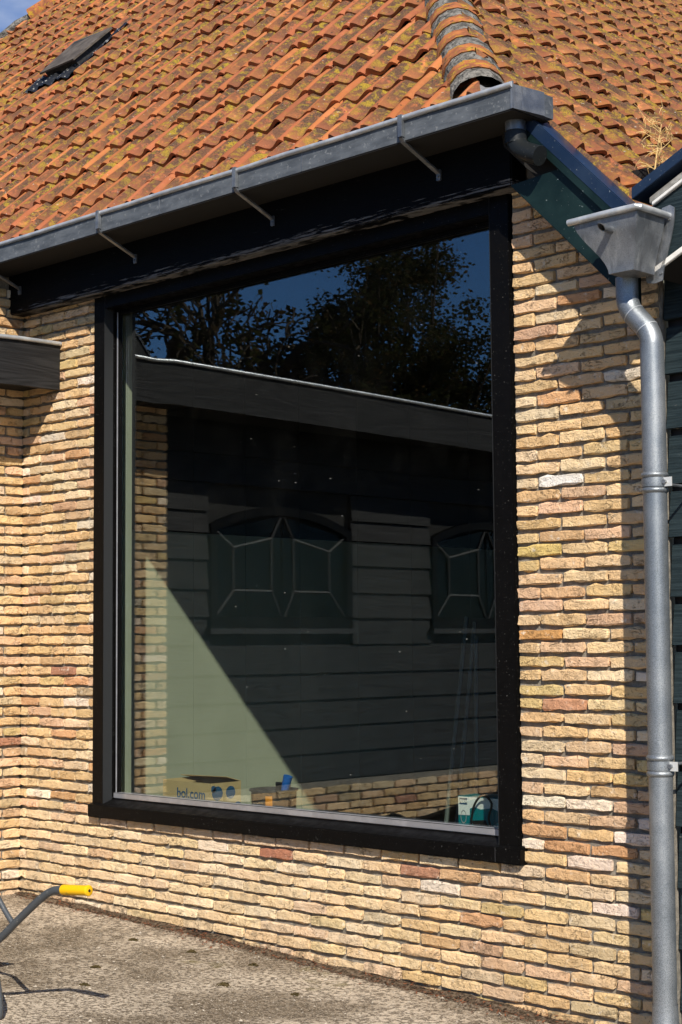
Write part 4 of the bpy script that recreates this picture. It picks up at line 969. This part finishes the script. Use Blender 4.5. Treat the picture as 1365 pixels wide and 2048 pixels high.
    MB().prism([(px0 + .085, .150), (px0 + .17, .158), (px0 + .19, .125), (px0 + .10, .122)], 1, yf - .0034, yf - .0026).make('tool_picture_detail', 'print_black', sb)
    v = []; f = []; nu, nv = 14, 9
    for a in range(nu):
        for b in range(nv + 1):
            t = b / nv; an = 2 * pi * a / nu; rr = (1 - t ** 2.2) ** .5 * (1 + .18 * noise.noise(Vector((cos(an) * 2, sin(an) * 2, t * 4))))
            v.append((2.74 + .30 * rr * cos(an), .80 + .22 * rr * sin(an), FZ + .60 * t * (1 + .1 * noise.noise(Vector((an, t * 3, 7))))))
    f = [(a * (nv + 1) + b, ((a + 1) % nu) * (nv + 1) + b, ((a + 1) % nu) * (nv + 1) + b + 1, a * (nv + 1) + b + 1) for a in range(nu) for b in range(nv)]
    bag = MB().add(v, f).make('refuse_bag', 'cable', None, True); bag['label'] = 'black plastic sack behind the teal carton inside the window'; bag['category'] = 'bag'
    cb = thing('power_cable', 'black cable looped in front of the teal carton', 'cable', (2.55, .29, FZ))
    pth = [(2.50, .285, FZ + .01), (2.485, .285, .0), (2.482, .28, .12), (2.50, .28, .22), (2.55, .285, .275), (2.60, .29, .24), (2.585, .285, .17), (2.62, .285, .12), (2.70, .29, .13), (2.76, .30, .2), (2.80, .31, .29)]
    P = [Vector(q) for q in pth]; out = []
    for i in range(len(P) - 1):
        p0, p1, p2, p3 = P[max(i - 1, 0)], P[i], P[i + 1], P[min(i + 2, len(P) - 1)]
        out += [.5 * ((2 * p1) + (p2 - p0) * t + (2 * p0 - 5 * p1 + 4 * p2 - p3) * t * t + (3 * p1 - p0 - 3 * p2 + p3) * t ** 3) for t in (0, .2, .4, .6, .8)]
    MB().tube(out + [P[-1]], .0055, 8).make('cord', 'cable', cb, True)
    # pale strips leaning in the dark of the room
    for (a, b), lab in (((( 1.50, 1.2, FZ), (1.516, 1.42, 1.13)), 'leftmost pale strip leaning upright in the dark room behind the glass'), (((1.58, 1.2, FZ), (1.575, 1.42, 1.10)), 'middle pale strip leaning upright in the dark room behind the glass'), (((1.79, 1.15, FZ), (1.60, 1.40, 1.02)), 'slanting pale strip leaning in the dark room behind the glass')):
        o = MB().tube([a, b], .013, 6).make('leaning_strip', 'clear_strip'); o['label'] = lab; o['category'] = 'strip'; o['group'] = 'pale strips leaning in the room'
build_inside()

# ------------------------------------------------------------------ trees behind the viewer, seen in the glass
def leaves(v, f, t, c, spread, n, r, lo=.035, hi=.075, warm=.2):
    sh = r.uniform(.6, 1.3)
    for _ in range(n):
        q = c + Vector((r.gauss(0, 1), r.gauss(0, 1), r.gauss(0, .75))) * spread
        s = r.uniform(lo, hi); a = Vector((r.gauss(0, 1), r.gauss(0, 1), r.gauss(0, .7))).normalized(); b = a.orthogonal().normalized() * s * .6
        i = len(v); v += [q - a * s, q + b, q + a * s, q - b]; f.append((i, i + 1, i + 2, i + 3))
        t += [((.045 * sh, .048 * sh, .016 * sh) if r.random() > warm else (.085 * sh, .055 * sh, .022 * sh))] * 4
def limb(B, p, d, L, rad, n, wob, r, lift=.1, rend=.5, seg=6):
    pts = [p]; rr = [rad]; q = Vector(p); dd = Vector(d).normalized()
    for k in range(n):
        dd = (dd + Vector((r.uniform(-wob, wob), r.uniform(-wob, wob), r.uniform(-wob, wob) + lift))).normalized()
        q = q + dd * (L / n); pts.append(q.copy()); rr.append(rad * (1 - (1 - rend) * (k + 1) / n))
    B.tube(pts, rr, seg, caps=False); return pts, rr, dd
def leafy_tree(label, loc, height, width, seed, nclump):
    r = random.Random(seed); root = thing('leafy_tree', label, 'tree', loc); z0 = Vector(loc); B = MB()
    pts, rr, d = limb(B, z0 - Vector((0, 0, .1)), (0, 0, 1), height * .36, height * .03, 5, .10, r, .1, .75, 9)
    cen = z0 + Vector((0, 0, height * .60)); v = []; f = []; t = []
    for k in range(nclump):
        a = Vector((r.gauss(0, 1), r.gauss(0, 1), r.gauss(0, 1))).normalized() * (r.random() ** .42)
        lump = 1 + .22 * noise.noise(a * 1.9 + Vector((seed, 0, 0)))
        c = cen + Vector((a.x * width * .5 * lump, a.y * width * .5 * lump, a.z * height * .40 * lump))
        if c.z - z0.z < height * .22: continue
        leaves(v, f, t, c, .17, 230, r, .022, .048)
        if k % 2 == 0:
            p = pts[r.randrange(2, 6)]; mid = p.lerp(c, .55) + Vector((r.gauss(0, .15), r.gauss(0, .15), r.gauss(-.1, .15)))
            B.tube([p, p.lerp(mid, .5) + Vector((0, 0, .1)), mid, c], [.055, .045, .03, .008], 5, caps=False)
    B.make('trunk', 'bark', root, True); obj('crown', v, f, 'leaf', root, False, {'tint': t}); return root
def gnarled_tree(label, loc, height, seed, lean):
    r = random.Random(seed); root = thing('gnarled_tree', label, 'tree', loc); z0 = Vector(loc); B = MB(); v = []; f = []; t = []
    def grow(p, d, L, rad, depth):
        pts, rr, dd = limb(B, p, d, L, rad, 6, .42, r, .05, .62, 8 if depth > 3 else 5)
        if depth <= 1 and r.random() < .35: leaves(v, f, t, pts[-1], .10, 10, r)
        if depth == 0: return
        for k in range(3 if depth > 1 else 4):
            q = pts[r.randrange(2, 7)] if k else pts[-1]
            ax = dd.orthogonal(); ax.rotate(Matrix.Rotation(r.uniform(0, 2 * pi), 3, dd)); nd = dd.copy(); nd.rotate(Matrix.Rotation(r.uniform(.45, 1.2), 3, ax))
            grow(q, nd, L * r.uniform(.55, .78), max(.016, rr[-1] * r.uniform(.6, .85)), depth - 1)
    pts, rr, d = limb(B, z0 - Vector((0, 0, .1)), (lean[0], lean[1], 1), height * .48, height * .034, 6, .12, r, .1, .8, 9)
    for k in range(5):
        p = pts[3 + k % 4]; a = k * 1.35 + r.random(); grow(p, (cos(a), sin(a), r.uniform(.15, .9)), height * r.uniform(.20, .27), height * .024, 4)
    grow(pts[-1], d, height * .24, height * .024, 4)
    B.make('trunk', 'bark', root, True)
    if v: obj('crown', v, f, 'leaf', root, False, {'tint': t})
    return root
def mirrored(px, dist, dx=0):
    # where something must stand so that the big pane shows it at that photograph column
    d = _f * FPX + _r2 * (px - 682.5); d.z = 0; d.normalize(); q = CAM + d * dist; return (q.x, -q.y, ground_z(q.x))
leafy_tree('broad leafy tree mirrored in the middle of the big window', mirrored(790, 24.5), 7.75, 3.6, 3, 330)
leafy_tree('leafy tree mirrored at the right edge of the window behind the broad one', mirrored(985, 29), 6.2, 3.4, 12, 120)
leafy_tree('smaller leafy tree mirrored between the bare trees and the broad tree', mirrored(575, 27), 6.1, 2.6, 14, 90)
gnarled_tree('gnarled nearly bare tree with twisting branches mirrored left of the leafy tree', mirrored(425, 24), 8.3, 17, (0, 0))
gnarled_tree('leaning bare tree mirrored at the far left edge of the window', mirrored(325, 24.5), 8.4, 31, (-.08, .08))

# ------------------------------------------------------------------ dry weed rooted in the valley, litter and moss on the ground
def build_small():
    r = random.Random(33)
    base = PR(.20, .06, .0); base = Vector((3.655, .16, 2.84))
    w = thing('dry_weed', 'dried yellow weed stalk growing from the roof valley', 'plant', base)
    m = MB(); top = base + Vector((.03, .02, .36)); m.tube([base, base + Vector((-.004, 0, .12)), base + Vector((.012, .01, .25)), top], [.0042, .0038, .003, .0015], 6); m.make('stalk', 'dry_stem', w, True)
    for k in range(30):
        t = r.uniform(.30, 1); p0 = base.lerp(top, t); a = r.uniform(0, 2 * pi); L = r.uniform(.04, .10); d = Vector((cos(a), sin(a) * .7, r.uniform(-.2, .9)))
        p1 = p0 + d * L * .6; p2 = p0 + d * L + Vector((0, 0, r.uniform(-.06, .02)))
        m = MB(); m.tube([p0, p1, p2], [.0020, .0018, .0009], 4)
        for q in range(5):
            c = p1.lerp(p2, r.random()); e = c + Vector((r.gauss(0, .02), r.gauss(0, .02), r.gauss(.004, .02))); m.tube([c, c.lerp(e, .5) + Vector((0, 0, .006)), e], [.0014, .0012, .0007], 3)
        m.make('dry_sprig', 'dry_stem', w)
    v = []; f = []; N = 150
    for k in range(N + 1):
        x = -.78 + 4.5 * k / N; w = .035 + .030 * (1 + noise.noise(Vector((x * 3.1, 2, 0)))) * (1 + .5 * noise.noise(Vector((x * 11, 5, 0)))); hh = .006 + .016 * max(0, .6 + noise.noise(Vector((x * 4.3, 8, 0))))
        z = ground_z(x) + .012 * noise.noise(Vector((x * .8, 0, 0)))
        v += [(x, .02, z + hh), (x, -.006, z + hh), (x, -w * .5, z + hh * .55 + .002), (x, -w, z - .004)]
    f = [(k * 4 + i, k * 4 + i + 1, (k + 1) * 4 + i + 1, (k + 1) * 4 + i) for k in range(N) for i in range(3)]
    o = obj('dirt_bank', v, f, 'dirt', None, True, kind='stuff'); o['label'] = 'strip of dark dirt banked along the foot of the brick wall'
    v = []; f = []
    for k in range(2600):
        x = r.uniform(-.4, 3.9); y = -r.random() ** 1.2 * 3.0; sz = r.uniform(.0025, .007) * (1 if r.random() < .93 else 1.8); z = ground_z(x) + .012 * noise.noise(Vector((x * .8, y * .8, 0))) + sz * .25
        q = [Vector((r.gauss(0, 1), r.gauss(0, 1), r.gauss(0, .6))).normalized() * sz for _ in range(4)]; i = len(v)
        v += [Vector((x, y, z)) + a for a in (Vector((sz, 0, 0)), Vector((-sz * .6, sz * .8, 0)), Vector((-sz * .5, -sz * .9, 0)), Vector((q[0].x * .3, q[0].y * .3, sz * .7)))]
        f += [(i, i + 1, i + 3), (i + 1, i + 2, i + 3), (i + 2, i, i + 3)]
    o = obj('grit', v, f, 'grit', None, kind='stuff'); o['label'] = 'loose grit scattered over the worn concrete'
    v = []; f = []
    for k in range(6500):
        x = r.uniform(-.75, 3.7); dens = .5 + .5 * noise.noise(Vector((x * 1.6, 0, 4)))
        if r.random() > dens + .15: continue
        y = -.004 - abs(r.gauss(0, .055)) * (.5 + dens); z = ground_z(x) + .004 + .022 * max(0, 1 + y / .05) * r.random() + .012 * noise.noise(Vector((x * .8, y * .8, 0)))
        s = r.uniform(.004, .014); a = r.uniform(0, pi); h = r.uniform(.12, .35)
        d = Vector((cos(a), sin(a), r.uniform(-.35, .35))) * s; b = Vector((-sin(a), cos(a), r.uniform(-.5, .5))) * s * h; c = Vector((x, y, z + s * .3))
        i = len(v); v += [c - d, c + b, c + d, c - b]; f.append((i, i + 1, i + 2, i + 3))
    o = obj('leaf_litter', v, f, 'brick_dry_leaf', None, kind='stuff'); o.data.materials.append(MATS['leaf_dark'])
    o.data.polygons.foreach_set('material_index', [0 if r.random() < .35 else 1 for _ in o.data.polygons])
    o['label'] = 'brown dry leaf litter gathered along the foot of the wall'
    v = []; f = []
    spots = [(1.75, -.62, .05), (1.15, -.30, .035), (2.62, -1.0, .055), (1.1, -.85, .03), (3.05, -.72, .06), (1.55, -.25, .03), (2.1, -.5, .025), (.75, -.35, .03), (2.9, -1.35, .03), (1.35, -1.1, .03)]
    for sx, sy, sr in spots:
        sr *= .62
        for k in range(110):
            a = r.uniform(0, 2 * pi); q = sr * sqrt(r.random()) * (1 + .4 * sin(3 * a + sx)); x = sx + q * cos(a) * 1.2; y = sy + q * sin(a)
            c = Vector((x, y, ground_z(x) + .012 * noise.noise(Vector((x * .8, y * .8, 0))) + .010 * (1 - q / sr / 1.5) * r.random()))
            s = r.uniform(.003, .008); d = Vector((r.gauss(0, 1), r.gauss(0, 1), r.gauss(0, .6))).normalized() * s; b = d.orthogonal().normalized() * s * .6
            i = len(v); v += [c - d, c + b, c + d, c - b + Vector((0, 0, .003))]; f.append((i, i + 1, i + 2, i + 3))
    o = obj('moss_tufts', v, f, 'moss', None, kind='stuff'); o['label'] = 'small tufts of moss dotted over the concrete'
    # moss cushions in the joints of the weathered side slope
    v = []; f = []
    for k in range(60):
        y = .05 + r.random() ** 1.3 * 3.0; s = .25 + r.random() * 2.8
        P0 = PR(y, s)
        if P0.y < -.25 + (P0.z - 3.36) / tan(TH) + .12: continue
        for q in range(22):
            c = PR(y + r.gauss(0, .016), s + r.gauss(0, .05), .030 + abs(r.gauss(0, .008))); sz = r.uniform(.006, .014)
            d = Vector((r.gauss(0, 1), r.gauss(0, 1), r.gauss(0, 1))).normalized() * sz; b = d.orthogonal().normalized() * sz * .8
            i = len(v); v += [c - d, c + b, c + d, c - b]; f.append((i, i + 1, i + 2, i + 3))
    o = obj('roof_moss', v, f, 'moss', None, kind='stuff'); o['label'] = 'moss cushions between the tiles of the side roof slope'
build_small()
